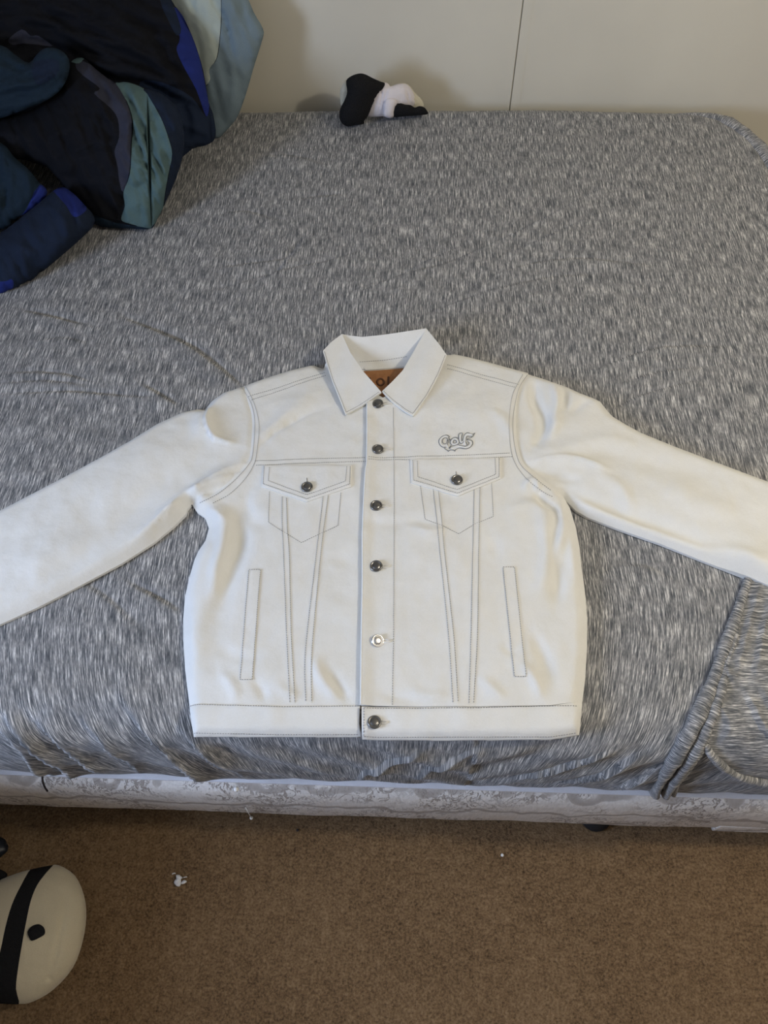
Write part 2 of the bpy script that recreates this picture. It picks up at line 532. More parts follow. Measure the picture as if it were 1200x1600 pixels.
def creases(pts, table, to2d):
    """sum of narrow folds: each row = pixel line, width, amplitude, overlap step"""
    z = np.zeros(len(pts))
    for line, w, amp, step in table:
        L = to2d(smooth_line(line, 6))
        lo = L.min(0) - w * 5; hi = L.max(0) + w * 5
        m = np.where((pts[:, 0] > lo[0]) & (pts[:, 0] < hi[0]) & (pts[:, 1] > lo[1]) & (pts[:, 1] < hi[1]))[0]
        if len(m) == 0: continue
        d, t, s = seg_dist(L, pts[m], want_t=True, want_side=True)
        tap = np.clip(np.sin(pi * np.clip(t, 0.02, 0.98)), 0, 1) ** 0.6
        sd = d * s
        z[m] += tap * (amp * np.exp(-(d / w) ** 2) + step * np.where(sd > 0, np.exp(-(d / (w * 2.5)) ** 2), -0.4 * np.exp(-(d / (w * 0.8)) ** 2)))
    return z
SHEET_FOLDS = [
    ([(192, 494), (245, 515), (297, 539), (332, 564), (378, 601)], .010, -.001, .0055),
    ([(35, 483), (77, 492), (133, 506)], .009, -.001, .004),
    ([(0, 585), (52, 581), (105, 585), (147, 597)], .009, 0, .0035),
    ([(0, 600), (70, 595), (140, 602)], .008, 0, .003),
    ([(0, 616), (105, 611), (175, 616), (245, 622)], .009, 0, .0035),
    ([(224, 600), (280, 634)], .010, .001, .004),
    ([(60, 530), (100, 527), (140, 535)], .008, 0, .002),
    ([(465, 312), (500, 308), (541, 306)], .007, -.001, .003),
    ([(346, 417), (396, 410), (434, 406), (453, 398), (472, 375)], .008, -.001, .004),
    ([(392, 444), (430, 425), (453, 400)], .008, 0, .003),
    ([(330, 455), (380, 440), (430, 425), (520, 405), (600, 380)], .010, 0, .003),
    ([(520, 470), (600, 440), (680, 400), (760, 370)], .010, 0, .003),
    ([(480, 480), (560, 450), (640, 425), (700, 409), (804, 363), (887, 322), (950, 288)], .010, 0, .0035),
    ([(762, 430), (837, 409), (908, 403), (971, 409), (1025, 415)], .009, 0, .003),
    ([(700, 476), (780, 450), (860, 432), (930, 428)], .009, 0, .0025),
    ([(640, 500), (740, 460), (800, 440)], .009, 0, .0025),
    ([(780, 400), (850, 370), (920, 340)], .009, 0, .003),
    ([(908, 582), (958, 565), (1000, 549), (1054, 540), (1150, 541)], .009, 0, .004),
    ([(954, 640), (992, 620), (1033, 607), (1100, 590)], .009, 0, .004),
    ([(960, 600), (1030, 580), (1120, 570)], .010, 0, .0025),
    ([(201, 908), (247, 933), (285, 956)], .009, 0, .004),
    ([(60, 890), (150, 920), (230, 990)], .012, 0, .002),
    ([(930, 900), (990, 880), (1060, 905)], .010, 0, .002),
    ([(380, 250), (450, 245), (520, 262)], .010, 0, .002),
    ([(330, 340), (380, 330), (440, 345)], .010, 0, .002),
    # folds hanging down the front side
    ([(-20, 1120), (20, 1150), (55, 1185), (85, 1207)], .012, .004, .008),
    ([(0, 1110), (40, 1147), (85, 1180), (125, 1207)], .012, .003, .008),
    ([(50, 1120), (110, 1168), (172, 1204)], .013, .003, .007),
    ([(120, 1120), (170, 1165), (220, 1205)], .013, .003, .004),
    ([(200, 1110), (228, 1147), (275, 1180), (325, 1214)], .012, .003, .009),
    ([(270, 1130), (330, 1180), (380, 1212)], .014, .003, .004),
    ([(660, 1170), (600, 1192), (555, 1213)], .013, .003, .004),
    ([(760, 1165), (690, 1190), (640, 1214)], .014, .003, .003),
    ([(960, 1168), (893, 1190), (800, 1216)], .013, .004, .005),
    ([(1010, 1172), (940, 1200), (870, 1224)], .013, .004, .005),
    ([(1040, 1190), (985, 1215), (945, 1230)], .012, .003, .004),
]
def build_sheet():
    sp = 0.0036
    nx = int((IX1 - IX0) / sp); ny = int((IY1 - IY0) / sp)
    gx = np.linspace(IX0, IX1, nx + 1); gy = np.linspace(IY0, IY1, ny + 1)
    Xg, Yg = np.meshgrid(gx, gy)
    U = np.stack([Xg.ravel(), Yg.ravel()], 1)
    idx = np.arange((nx + 1) * (ny + 1)).reshape(ny + 1, nx + 1)
    faces = np.stack([idx[:-1, :-1], idx[:-1, 1:], idx[1:, 1:], idx[1:, :-1]], -1).reshape(-1, 4).tolist()
    # perimeter: (inner vertex id, direction)
    per = []
    K = 20
    def fan(i, a0):
        for k in range(1, K):
            per.append((i, a0 + (pi / 2) * k / K))
    for j in range(nx + 1): per.append((idx[0, j], -pi / 2))
    fan(idx[0, nx], -pi / 2)
    for j in range(ny + 1): per.append((idx[j, nx], 0))
    fan(idx[ny, nx], 0)
    for j in range(nx, -1, -1): per.append((idx[ny, j], pi / 2))
    fan(idx[ny, 0], pi / 2)
    for j in range(ny, -1, -1): per.append((idx[j, 0], pi))
    fan(idx[0, 0], pi)
    m = len(per)
    es = np.linspace(0, EM, 96)[1:]
    pid = np.array([p[0] for p in per]); ang = np.array([p[1] for p in per])
    dirs = np.stack([np.cos(ang), np.sin(ang)], 1)
    rings = [U]
    base = len(U)
    prev = pid
    for r, e in enumerate(es):
        rings.append(U[pid] + dirs * e)
        cur = base + r * m + np.arange(m)
        for k in range(m):
            a, b_, c_, d_ = prev[k], prev[(k + 1) % m], cur[(k + 1) % m], cur[k]
            faces.append((d_, c_, b_, a) if a != b_ else (d_, c_, a))
        prev = cur
    UU = np.vstack(rings)
    disp = creases(UU, [(l[::-1], w * 1.3, a, st * .7) for l, w, a, st in SHEET_FOLDS[:25]] + [(l, .0032, -.9 * st, 0) for l, w, a, st in SHEET_FOLDS[:25]], px_unfold)
    ee = np.maximum(0, np.maximum(IY0 - UU[:, 1], 0))
    disp += creases(UU, [(l, w, a * 1.6, st * 1.5) for l, w, a, st in SHEET_FOLDS[25:]], px_unfold) * np.clip((EM - ee) / .11, 0.0, 1)
    disp += 0.0022 * nz(UU[:, 0], UU[:, 1], 0.3, 5.0, 2) + 0.0007 * nz(UU[:, 0], UU[:, 1] * 2.2, 1.3, 26.0, 2)
    side = np.clip((IY0 - E1 - UU[:, 1]) / 0.1, 0, 1)
    ph = (UU[:, 0] * 1.0 + (UU[:, 1] - IY0) * np.where(UU[:, 0] < 0.1, 1.1, -1.3)) * 55
    disp += side * np.clip((EM - ee) / .08, 0, 1) * 0.0035 * np.sin(ph + 3 * nz(UU[:, 0], UU[:, 1], 2.0, 6.0, 2))
    cr = np.clip((UU[:, 1] - 1.15) / .5, 0, 1)
    disp += .009 * cr * cr * (3 - 2 * cr) * np.clip(1 - ((UU[:, 0] - .1) / .62) ** 2, 0, 1) * (UU[:, 1] < IY1 + .2)
    P = bed_surface(UU, disp)
    # the knit is pulled askew towards the corners along the front edge
    A = np.clip(-UU[:, 0] / .35, -1.0, 1.0)
    UV = UU.copy(); UV[:, 0] -= A * np.clip(.52 - UU[:, 1], 0, 1) ** 2 * 1.0
    return mesh_obj('fitted_sheet', P, faces, MAT['sheet'], uv=UV)
sheet = build_sheet()
tag(sheet, 'heather grey jersey fitted sheet stretched over the mattress', 'sheet')

# loose corner of the sheet, turned back over the edge at the right
def sheet_patch(name, poly_px, sp, offf, mat, parent, rot=True, lines=()):
    poly = px_unfold(poly_px)
    v, f = triangulate(poly, sp)
    off = offf(v)
    top = bed_surface(v, off)
    n = len(v)
    be = boundary_edges(f)
    bot = bed_surface(v, np.minimum(off * 0.3, 0.001))
    fc = f.tolist() + [(b_, a, n + a, n + b_) for a, b_ in be]
    uv = np.vstack([v, v])
    if rot: uv = uv[:, ::-1] * np.array([1.0, 1.0]) + np.array([0.3, 0.1])
    return mesh_obj(name, np.vstack([top, bot]), fc, mat, parent, uv=uv)
FLAP = [(1166, 902), (1152, 950), (1138, 1000), (1126, 1045), (1114, 1085), (1100, 1125), (1096, 1158), (1112, 1177), (1140, 1196), (1175, 1209), (1215, 1215), (1262, 1218), (1262, 935), (1225, 920), (1195, 908)]
FLAP_FOLDS = [
    ([(1183, 905), (1168, 960), (1152, 1020), (1140, 1065)], .007, .004, .004),
    ([(1205, 915), (1186, 985), (1176, 1040), (1172, 1062)], .007, .004, .005),
    ([(1160, 1085), (1176, 1120), (1200, 1150), (1240, 1160)], .008, .004, .006),
    ([(1185, 1080), (1200, 1110), (1230, 1130)], .008, .003, .004),
    ([(1128, 1040), (1133, 1060), (1150, 1062)], .006, .003, .003),
    ([(1110, 1100), (1130, 1130), (1120, 1160)], .009, .003, .003),
]
flap = sheet_patch('corner_flap', FLAP, 0.004,
                   lambda v: (0.007 + creases(v, FLAP_FOLDS, px_unfold) + 0.0035 * nz(v[:, 0] * .6, v[:, 1], .7, 26, 3)) * np.clip((v[:, 0].max() - v[:, 0]) / .05, .15, 1), MAT['sheet'], sheet)
flap['label'] = 'loose sheet corner with sideways grain'
def sheet_rope(name, px, rad, off, parent, flat=0.8, seed=0, n=12, rotuv=True):
    L = px_unfold(smooth_line(px, 10))
    L = resample(L, 0.005, closed=False)
    k = len(L); t = np.linspace(0, 1, k)
    r = rad * (0.25 + 0.75 * np.sin(pi * np.clip(t, .0, .85) * .92 + .05) ** .5)
    r = r * (1 + 0.05 * np.sin(t * 83 + seed) + 0.08 * np.sin(t * 29 + seed * 2) + .05 * np.sin(t * 13 + seed))
    P = bed_surface(L, off + 0 * t)
    mb = MB().tube(P.tolist(), list(r), n, True, flat)
    uv = []
    arc = np.concatenate([[0], np.cumsum(np.linalg.norm(np.diff(P, axis=0), axis=1))])
    for i in range(k):
        for q in range(n):
            uv.append((arc[i] + seed, q / n * 2 * pi * rad) if rotuv else (q / n * 2 * pi * rad, arc[i] + seed))
    return mesh_obj(name, np.array(mb.v), mb.f, MAT['sheet'], parent, uv=uv)
sheet_rope('gathered_hem', [(1168, 902), (1148, 965), (1130, 1015), (1115, 1060), (1098, 1100), (1080, 1135), (1056, 1175), (1020, 1235)], .0105, .006, sheet, .75, 1)
sheet_rope('gathered_hem', [(1150, 985), (1132, 1045), (1118, 1100), (1095, 1150), (1070, 1190), (1036, 1238)], .008, .0075, sheet, .8, 4)
sheet_rope('gathered_hem', [(1118, 1090), (1108, 1130), (1098, 1160), (1078, 1190), (1060, 1215), (1050, 1236)], .006, .005, sheet, .8, 9)
sheet_rope('rolled_hem', [(1097, 1158), (1112, 1177), (1140, 1197), (1175, 1210), (1215, 1216), (1262, 1219)], .0075, .008, sheet, .9, 6)
# rolled hem standing up round the far right corner
def corner_roll():
    px = [(1058, 178.5), (1078, 180), (1100, 183.5), (1128, 193), (1152, 209), (1176, 231), (1200, 262), (1224, 303), (1240, 350), (1250, 400)]
    path = on_z([(u + 5 * min(1, k / 3), v - 3 * min(1, k / 3)) for k, (u, v) in enumerate(px)], np.linspace(.560, .545, len(px)))
    rad = smooth_line(np.array([(r, 0) for r in (.002, .005, .009, .014, .017, .018, .018, .017, .014, .006)]), 4)[:, 0]
    path = smooth_line(path, 4)
    k = len(path); t = np.linspace(0, 1, k)
    r = rad * (1 + .06 * np.sin(t * 57) + .05 * np.sin(t * 23))
    n = 14
    mb = MB().tube(path.tolist(), list(r), n, True, .8)
    arc = np.concatenate([[0], np.cumsum(np.linalg.norm(np.diff(path, axis=0), axis=1))])
    uv = [(arc[i] + 2, q / n * .14) for i in range(k) for q in range(n)]
    o = mesh_obj('rolled_hem', np.array(mb.v), mb.f, MAT['sheet'], sheet, uv=uv)
corner_roll()

# box spring in worn damask
def damask():
    m, nt, b = new_mat('pale_damask', (0.6, 0.56, 0.5), 0.75, spec=0.2)
    c = coords(nt)
    # long wavy stems
    w = nt.nodes.new('ShaderNodeTexWave'); w.wave_type = 'BANDS'; w.bands_direction = 'Z'
    w.inputs['Scale'].default_value = 3.2; w.inputs['Distortion'].default_value = 5; w.inputs['Detail'].default_value = 2
    w.inputs['Detail Scale'].default_value = 1.2
    nt.links.new(mapping(nt, c, (3.0, 1.0, 1.0)), w.inputs['Vector'])
    stems = ramp(nt, w.outputs['Fac'], [(0.0, (.8, .8, .8)), (0.05, (0.6, 0.6, 0.6)), (0.09, (0, 0, 0)), (1, (0, 0, 0))])
    # sprigs: squiggled outlines and small leaves gathered in clusters
    lf = noise_node(nt, mapping(nt, c, (26, 26, 20)), 1.0, 4, 0.65, dist=1.6)
    leaves = ramp(nt, lf, [(0.465, (0, 0, 0)), (0.48, (1, 1, 1)), (0.505, (1, 1, 1)), (0.52, (0, 0, 0))])
    l2 = ramp(nt, noise_node(nt, mapping(nt, c, (120, 120, 45)), 1.0, 2, 0.5, dist=1.0), [(0.58, (0, 0, 0)), (0.63, (1, 1, 1))])
    leaves = mix(nt, 1.0, leaves, l2, 'LIGHTEN')
    zone = ramp(nt, noise_node(nt, mapping(nt, c, (7, 7, 9)), 1.0, 2), [(0.40, (0, 0, 0)), (0.52, (1, 1, 1))])
    lz = mix(nt, 1.0, leaves, zone, 'MULTIPLY')
    mk = mix(nt, 1.0, stems, lz, 'LIGHTEN')
    sat = noise_node(nt, mapping(nt, c, (300, 300, 40)), 1.0, 2)
    base = ramp(nt, sat, [(0.3, (0.68, 0.635, 0.58)), (0.7, (0.82, 0.775, 0.715))])
    nt.links.new(mix(nt, mathn(nt, 'MULTIPLY', mk, 0.8), base, (0.26, 0.215, 0.18)), b.inputs['Base Color'])
    p = bump(nt, b, noise_node(nt, c, 25, 3), 0.4, 0.006)
    bump(nt, b, mk, 0.5, -0.002, p)
    return m
MAT['damask'] = damask()
BSY, BSZ0, BSZ1 = 0.263, 0.105, 0.290
bs = thing('box_spring', 'box spring covered in pale damask with brown sprigs, under the mattress', 'box spring', (-.22, 1.0, BSZ0))
def bs_body():
    # rounded-section skirt with slight sag, generated as a swept outline
    x0, x1, y0, y1 = MX0, MX1, BSY, MY1
    prof_ = [(-.012, BSZ0 + .004), (0, BSZ0), (0.004, BSZ0 + .012), (0.004, BSZ1 - .05), (0.001, BSZ1 - .02), (-.006, BSZ1 - .006), (-.018, BSZ1), (-.10, BSZ1 + .002)]
    v = []; f = []
    NX = 120; NY = 60
    loop = [(x0 + (x1 - x0) * i / NX, y0, 0, -1) for i in range(NX)] + [(x1, y0 + (y1 - y0) * i / NY, 1, 0) for i in range(NY)] \
        + [(x1 - (x1 - x0) * i / NX, y1, 0, 1) for i in range(NX)] + [(x0, y1 - (y1 - y0) * i / NY, -1, 0) for i in range(NY)]
    n = len(loop)
    for (o_, z) in prof_:
        for (x, y, nx_, ny_) in loop:
            wv = 0.0022 * mnoise.noise((x * 9, y * 9, z * 14)) + .0012 * mnoise.noise((x * 30, y * 30, z * 40))
            k = o_ + wv
            px_ = min(max(x + nx_ * k, x0 - k), x1 + k); py_ = min(max(y + ny_ * k, y0 - k), y1 + k)
            zz = z + (0.003 * mnoise.noise((x * 3, y * 3, 5)) if z < BSZ0 + .02 else 0)
            v.append((px_, py_, zz))
    for i in range(len(prof_) - 1):
        for k in range(n):
            f.append((i * n + k, i * n + (k + 1) % n, (i + 1) * n + (k + 1) % n, (i + 1) * n + k))
    f.append(tuple(range(n))[::-1]); f.append(tuple((len(prof_) - 1) * n + k for k in range(n)))
    return mesh_obj('cover', v, f, MAT['damask'], bs)
bs_body()
MAT['ticking'] = cloth_mat('white_ticking', (0.80, 0.80, 0.83), .05)
MB().box(MX0 + .004, MX1 - .02, BSY + .013, BSY + .08, BSZ1 - .004, BSZ1 + .0026).build('top_border', MAT['ticking'], bs, smooth=False)
# torn lower edging that hangs lower towards the foot end
pz_ = on_plane([(1128, 1290), (1200, 1297)], (0, BSY - .004, 0), (0, 1, 0))
ed = MB().box(pz_[0][0], MX1, BSY - .0044, BSY + .006, BSZ0 - .016, BSZ0 + .03).build('hanging_edge', MAT['damask'], bs, smooth=False)
bevel(ed, .003, 2)
MAT['frame_dark'] = new_mat('dark_bed_frame', (0.045, 0.034, 0.026), 0.6)[0]
MAT['black_plastic'] = new_mat('black_plastic', (0.015, 0.015, 0.016), 0.45)[0]
bf = thing('bed_frame', 'dark low bed frame with black feet under the box spring', 'bed frame', (-.22, 1.0, 0))
for (a, b_, c_, d_) in ((MX0 + .02, MX1 - .02, BSY + .022, BSY + .05), (MX0 + .02, MX1 - .02, MY1 - .06, MY1 - .03), (MX0 + .02, MX0 + .05, BSY + .05, MY1 - .06), (MX1 - .05, MX1 - .02, BSY + .05, MY1 - .06)):
    MB().box(a, b_, c_, d_, .055, .104).build('rail', MAT['frame_dark'], bf, smooth=False)
fx = float(on_z([(935, 1300)], 0.02)[0][0])
for x in (MX0 + .15, fx, MX1 - .06):
    for y in (BSY + .012, MY1 - .07):
        MB().lathe([(.026, 0), (.031, .004), (.031, .012), (.02, .02), (.012, .03), (.012, .056)], (x, y + .020, 0), 20).build('foot', MAT['black_plastic'], bf)
# ------------------------------------------------------------------ the jacket
ZB = MZT + 0.0015
SIL = [  # silhouette of the jacket lying on the bed, clockwise from the collar side
    (505, 576), (488, 570), (451, 579), (413, 591), (383, 602), (350, 613), (331, 626), (320, 640), (308, 639), (285, 644), (245, 662), (200, 690),
    (150, 718), (100, 745), (50, 771), (0, 797), (-60, 829), (-120, 862), (-190, 900), (-235, 925), (-250, 945), (-215, 1040), (-200, 1052), (-180, 1050), (-120, 1026), (-60, 1001),
    (0, 975), (60, 948), (130, 912), (190, 880), (240, 848), (272, 822), (290, 804), (293, 795), (300, 788),
    (308, 800), (320, 808), (326, 825), (321, 844), (310, 860), (304, 873), (297, 897), (289, 930), (286, 965), (286, 1000), (289, 1045), (293, 1080), (296, 1103), (301, 1149),
    (563, 1151), (566, 1155), (700, 1156), (861, 1155), (883, 1152), (905, 1148),
    (909, 1100), (914, 1060), (917, 1010), (917, 967), (913, 920), (908, 887), (905, 856), (899, 824), (890, 795), (880, 778),
    (900, 798), (917, 808), (967, 827), (1033, 850), (1100, 877), (1167, 903), (1200, 917), (1260, 943), (1330, 974), (1395, 1003), (1412, 1002), (1420, 985), (1462, 890), (1460, 870), (1445, 858), (1380, 829), (1300, 794),
    (1200, 752), (1133, 727), (1054, 697), (1000, 675), (975, 661), (957, 650), (948, 640), (938, 627), (925, 621), (904, 613), (887, 605), (850, 592), (824, 584),
    (790, 575), (762, 567), (730, 559), (710, 555), (697, 556), (690, 545), (600, 535), (520, 545)]
SILW = on_z(SIL, ZB + .006)[:, :2]
SILD = resample(SILW, .01)

ARM_L = [(379, 598), (387, 627), (393, 648), (394, 672), (391, 708), (385, 724), (364, 747), (337, 769), (308, 785), (296, 790)]
ARM_R = [(827, 582), (815, 600), (809, 620), (806, 645), (806, 678), (811, 708), (819, 727), (839, 744), (862, 762), (876, 776)]

# folds of the cloth: pixel line, width (m), ridge height, overlap step
J_FOLDS = [
    # left sleeve, fanning out of the armpit
    ([(392, 722), (350, 738), (300, 768), (250, 808), (200, 850)], .013, .006, .002),
    ([(370, 742), (330, 757), (290, 780), (255, 812), (215, 848)], .009, .006, .004),
    ([(345, 765), (305, 780), (270, 802), (235, 838)], .008, -.006, .003),
    ([(330, 770), (290, 792), (255, 825)], .006, .004, .002),
    ([(300, 735), (240, 770), (150, 850), (60, 915)], .028, -.004, 0),
    ([(330, 630), (322, 660), (335, 690), (370, 700)], .011, .005, .005),
    ([(318, 640), (312, 665), (316, 690)], .016, .005, 0),
    ([(280, 680), (180, 740), (80, 800)], .05, .004, 0),
    ([(120, 760), (140, 800), (130, 860)], .03, -.002, 0),
    ([(20, 900), (100, 860), (190, 830)], .03, .003, 0),
    # left front
    ([(404, 702), (430, 676), (467, 653), (500, 640)], .010, -.004, .002),
    ([(410, 690), (450, 650), (490, 620)], .018, .003, 0),
    ([(420, 640), (470, 625), (520, 612)], .02, .002, 0),
    ([(335, 788), (350, 810), (350, 850), (340, 890), (335, 940)], .014, .007, 0),
    ([(366, 780), (378, 820), (370, 870), (352, 920), (345, 960)], .018, -.006, 0),
    ([(310, 795), (330, 800), (350, 815)], .007, .004, .002),
    ([(305, 790), (325, 810), (330, 850)], .008, -.004, 0),
    ([(400, 750), (385, 780), (395, 810), (415, 830)], .014, -.003, 0),
    ([(320, 920), (310, 980), (312, 1050)], .02, .004, 0),
    ([(500, 880), (530, 875), (560, 880)], .012, -.0015, 0),
    ([(480, 960), (520, 950), (560, 955)], .02, .0015, 0),
    ([(340, 1010), (380, 1030), (420, 1020)], .012, -.002, 0),
    ([(345, 1050), (365, 1075), (370, 1098)], .010, .003, 0),
    ([(395, 1060), (410, 1080), (415, 1098)], .009, -.003, 0),
    ([(490, 1030), (505, 1065), (530, 1092)], .010, .004, 0),
    ([(515, 1050), (530, 1075), (545, 1096)], .009, -.003, 0),
    ([(430, 1070), (450, 1085), (470, 1090)], .008, .002, 0),
    # right front
    ([(640, 830), (670, 838), (700, 832)], .012, .002, .001),
    ([(560, 818), (600, 822), (650, 818), (690, 826)], .012, -.002, 0),
    ([(650, 640), (720, 650), (780, 645)], .03, .002, 0),
    ([(620, 660), (680, 640), (740, 600)], .02, .002, 0),
    ([(765, 645), (785, 660), (800, 690)], .014, .003, 0),
    ([(822, 770), (824, 760), (835, 757), (838, 775)], .008, .005, .002),
    ([(838, 765), (845, 785), (866, 800), (872, 830)], .008, -.007, 0),
    ([(860, 790), (872, 805), (876, 835), (868, 870), (878, 905)], .010, .006, 0),
    ([(850, 790), (850, 820), (856, 860), (850, 900), (840, 930)], .014, .005, 0),
    ([(866, 820), (864, 860), (872, 900), (868, 950)], .012, -.006, 0),
    ([(890, 820), (896, 860), (900, 910)], .010, .004, 0),
    ([(790, 800), (830, 790), (846, 800)], .012, .003, 0),
    ([(770, 840), (775, 870), (765, 890)], .014, -.002, 0),
    ([(830, 990), (850, 1030), (862, 1070)], .012, -.004, 0),
    ([(815, 1040), (835, 1065), (845, 1095)], .009, .004, 0),
    ([(780, 1010), (800, 1020), (812, 1010)], .008, -.002, 0),
    ([(640, 1080), (670, 1090), (700, 1085)], .010, .0025, 0),
    ([(590, 1085), (620, 1090), (650, 1096)], .010, -.0025, 0),
    ([(750, 1060), (770, 1080), (790, 1095)], .010, .003, 0),
    # right sleeve
    ([(834, 595), (836, 625), (848, 655), (848, 680), (832, 702)], .012, -.008, 0),
    ([(862, 600), (872, 630), (866, 665), (850, 690)], .012, .007, 0),
    ([(884, 604), (880, 635), (868, 665)], .010, -.006, .002),
    ([(925, 622), (905, 635), (890, 650)], .009, -.003, 0),
    ([(828, 727), (860, 722), (900, 722), (950, 738)], .010, .005, .003),
    ([(832, 735), (870, 745), (910, 750)], .009, -.004, 0),
    ([(826, 712), (890, 700), (950, 690), (1000, 700)], .020, .004, 0),
    ([(900, 700), (960, 710), (1050, 730), (1130, 750)], .025, -.003, 0),
    ([(850, 750), (900, 770), (970, 800), (1060, 830), (1150, 870)], .018, -.005, 0),
    ([(860, 760), (905, 788), (960, 812), (1030, 838), (1120, 872)], .012, .006, 0),
    ([(930, 740), (970, 765), (985, 800)], .014, .003, 0),
    ([(1040, 760), (1090, 790), (1150, 800)], .03, .004, 0),
    ([(1090, 850), (1150, 865), (1200, 890)], .012, .003, 0),
]
def seam_groove(pts, px, w=.0035, a=-.0022):
    L = on_z(smooth_line(px, 6), ZB + .018)[:, :2]
    return a * np.exp(-(seg_dist(L, pts) / w) ** 2)
_arms = [ARM_L, ARM_R]
def JH_raw(x, y):
    pts = np.stack([x, y], 1)
    d = seg_dist(SILD, pts, closed=True)
    ins = inside(SILD, pts)
    d = np.where(ins, d, 0)
    ih0, ih1 = SIL.index((296, 1103)), SIL.index((909, 1100))
    dh = np.where(ins, seg_dist(SILW[ih0:ih1 + 1], pts), 0)
    do = np.where(ins, np.minimum(seg_dist(SILW[ih1:], pts), seg_dist(SILW[:ih0 + 1], pts)), 0)
    k = np.minimum(np.clip(do / .020, 0, 1), np.clip(.12 + dh / .012, 0, 1))
    z = ZB + .0045 + .0125 * np.sin(k * pi / 2) + .007 * (1 - np.exp(-d / .07))
    fade = np.clip(d / .018, 0.15, 1)
    z += 1.45 * fade * creases(pts, [(l, w * .8, a, st) for l, w, a, st in J_FOLDS], lambda q: on_z(q, ZB + .018)[:, :2])
    z += fade * (.0024 * nz(x, y, .2, 9, 3) + .0010 * nz(x, y, .9, 34, 2))
    for a in _arms:
        z += seam_groove(pts, a)
    # sleeve resting on the turned-back sheet corner
    z += .010 * np.exp(-(seg_dist(on_z([(1172, 885), (1300, 935)], ZB)[:, :2], pts) / .035) ** 2)
    # the front edge of the mattress falls away under the waistband
    z -= np.clip(.325 - y, 0, 1) ** 2 * 3.0
    return z
# cache the height on a grid so that every part and stitch can read it cheaply
gx0, gx1, gy0, gy1, gs = -1.02, 0.96, 0.24, 1.06, 0.0025
_gx = np.arange(gx0, gx1, gs); _gy = np.arange(gy0, gy1, gs)
_GX, _GY = np.meshgrid(_gx, _gy)
_m = inside(resample(SILW, .02), np.stack([_GX.ravel(), _GY.ravel()], 1)) | (seg_dist(SILD, np.stack([_GX.ravel(), _GY.ravel()], 1), closed=True) < .012)
_H = np.full(_GX.size, ZB + .0045)
_H[_m] = JH_raw(_GX.ravel()[_m], _GY.ravel()[_m])
_H = _H.reshape(_GX.shape)
def JH(x, y):
    fx_ = np.clip((np.asarray(x) - gx0) / gs, 0, len(_gx) - 1.001); fy_ = np.clip((np.asarray(y) - gy0) / gs, 0, len(_gy) - 1.001)
    i = fx_.astype(int); j = fy_.astype(int); a = fx_ - i; b_ = fy_ - j
    return _H[j, i] * (1 - a) * (1 - b_) + _H[j, i + 1] * a * (1 - b_) + _H[j + 1, i] * (1 - a) * b_ + _H[j + 1, i + 1] * a * b_
def jxy(px, off=0.0):
    return on_field(px, lambda x, y: JH(x, y) + lift(x, y, off))[:, :2]

ED_W = on_z([(574, 628), (573.5, 722), (567, 830), (566, 960), (565, 1020), (564, 1154)], ZB + .02)[:, :2]
def lift(x, y, off):
    if off < .003: return off
    d = seg_dist(ED_W, np.stack([np.atleast_1d(x), np.atleast_1d(y)], 1))
    return (off + .0045 * np.exp(-(d / .013) ** 2)).reshape(np.shape(x))
jacket = thing('denim_jacket', 'white denim trucker jacket laid out flat on the grey sheet', 'jacket', (-.03, .6, MZT))
def panel(name, poly_px, off=0.0, skirt=None, sp=.0042, world=None, mat=None, parent=None, pad=None):
    """a cloth panel following the jacket surface, with a turned-down edge"""
    poly = world if world is not None else jxy(poly_px, off)
    v, f = triangulate(poly, sp)
    z = JH(v[:, 0], v[:, 1]) + lift(v[:, 0], v[:, 1], off)
    if pad:   # rounded rim of a separate piece of cloth
        d = seg_dist(resample(poly, sp), v, closed=True)
        z = z - pad * (1 - np.sqrt(1 - (1 - np.clip(d / (pad * 1.6), 0, 1)) ** 2))
    top = np.column_stack([v, z])
    n = len(v)
    be = boundary_edges(f)
    low = top.copy()
    low[:, 2] = (np.maximum(ZB, np.minimum(z - .001, ZB))) if skirt is None else z - skirt
    if skirt is None:
        low[:, 2] = np.minimum(z - .0005, ZB - np.clip(.325 - v[:, 1], 0, 1) ** 2 * 3.0)
    bi = sorted({i for e in be for i in e})
    mp = {i: n + k for k, i in enumerate(bi)}; mp2 = {i: n + len(bi) + k for k, i in enumerate(bi)}
    V = np.vstack([top, top[bi], low[bi]])
    F = f.tolist() + [(mp[b_], mp[a], mp2[a], mp2[b_]) for a, b_ in be]
    return mesh_obj(name, V, F, mat or MAT['denim'], parent or jacket)

def cut(a, b_):   # part of the silhouette between two indices
    return SIL[a:b_]
iL = SIL.index((383, 602)); iLa = SIL.index((293, 795)); iRa = SIL.index((880, 778)); iR = SIL.index((824, 584))
def silw(a, b_): return SILW[a:b_]
armLw = jxy(smooth_line(ARM_L, 6)); armRw = jxy(smooth_line(ARM_R, 6))
armLw[0] = SILW[iL]; armLw[-1] = SILW[iLa + 1]
armRw[0] = SILW[iR]; armRw[-1] = SILW[iRa]
# left sleeve: outer silhouette, then back up the armhole seam
CUFF_L = on_z([(-170, 888), (-155, 1041)], ZB + .015)[:, :2]
panel('sleeve', None, world=np.vstack([silw(iL, iLa + 2), armLw[::-1][1:-1]]))
panel('sleeve', None, world=np.vstack([silw(iRa, iR + 1), armRw[1:-1]]))
# cuffs as separate bands over the sleeve ends
panel('cuff', [(-188, 897), (-236, 923), (-250, 945), (-215, 1041), (-200, 1052), (-165, 1045)], .003, .004)
panel('cuff', [(1348, 983), (1395, 1003), (1412, 1002), (1420, 985), (1462, 890), (1460, 870), (1445, 858), (1400, 838)], .003, .004)

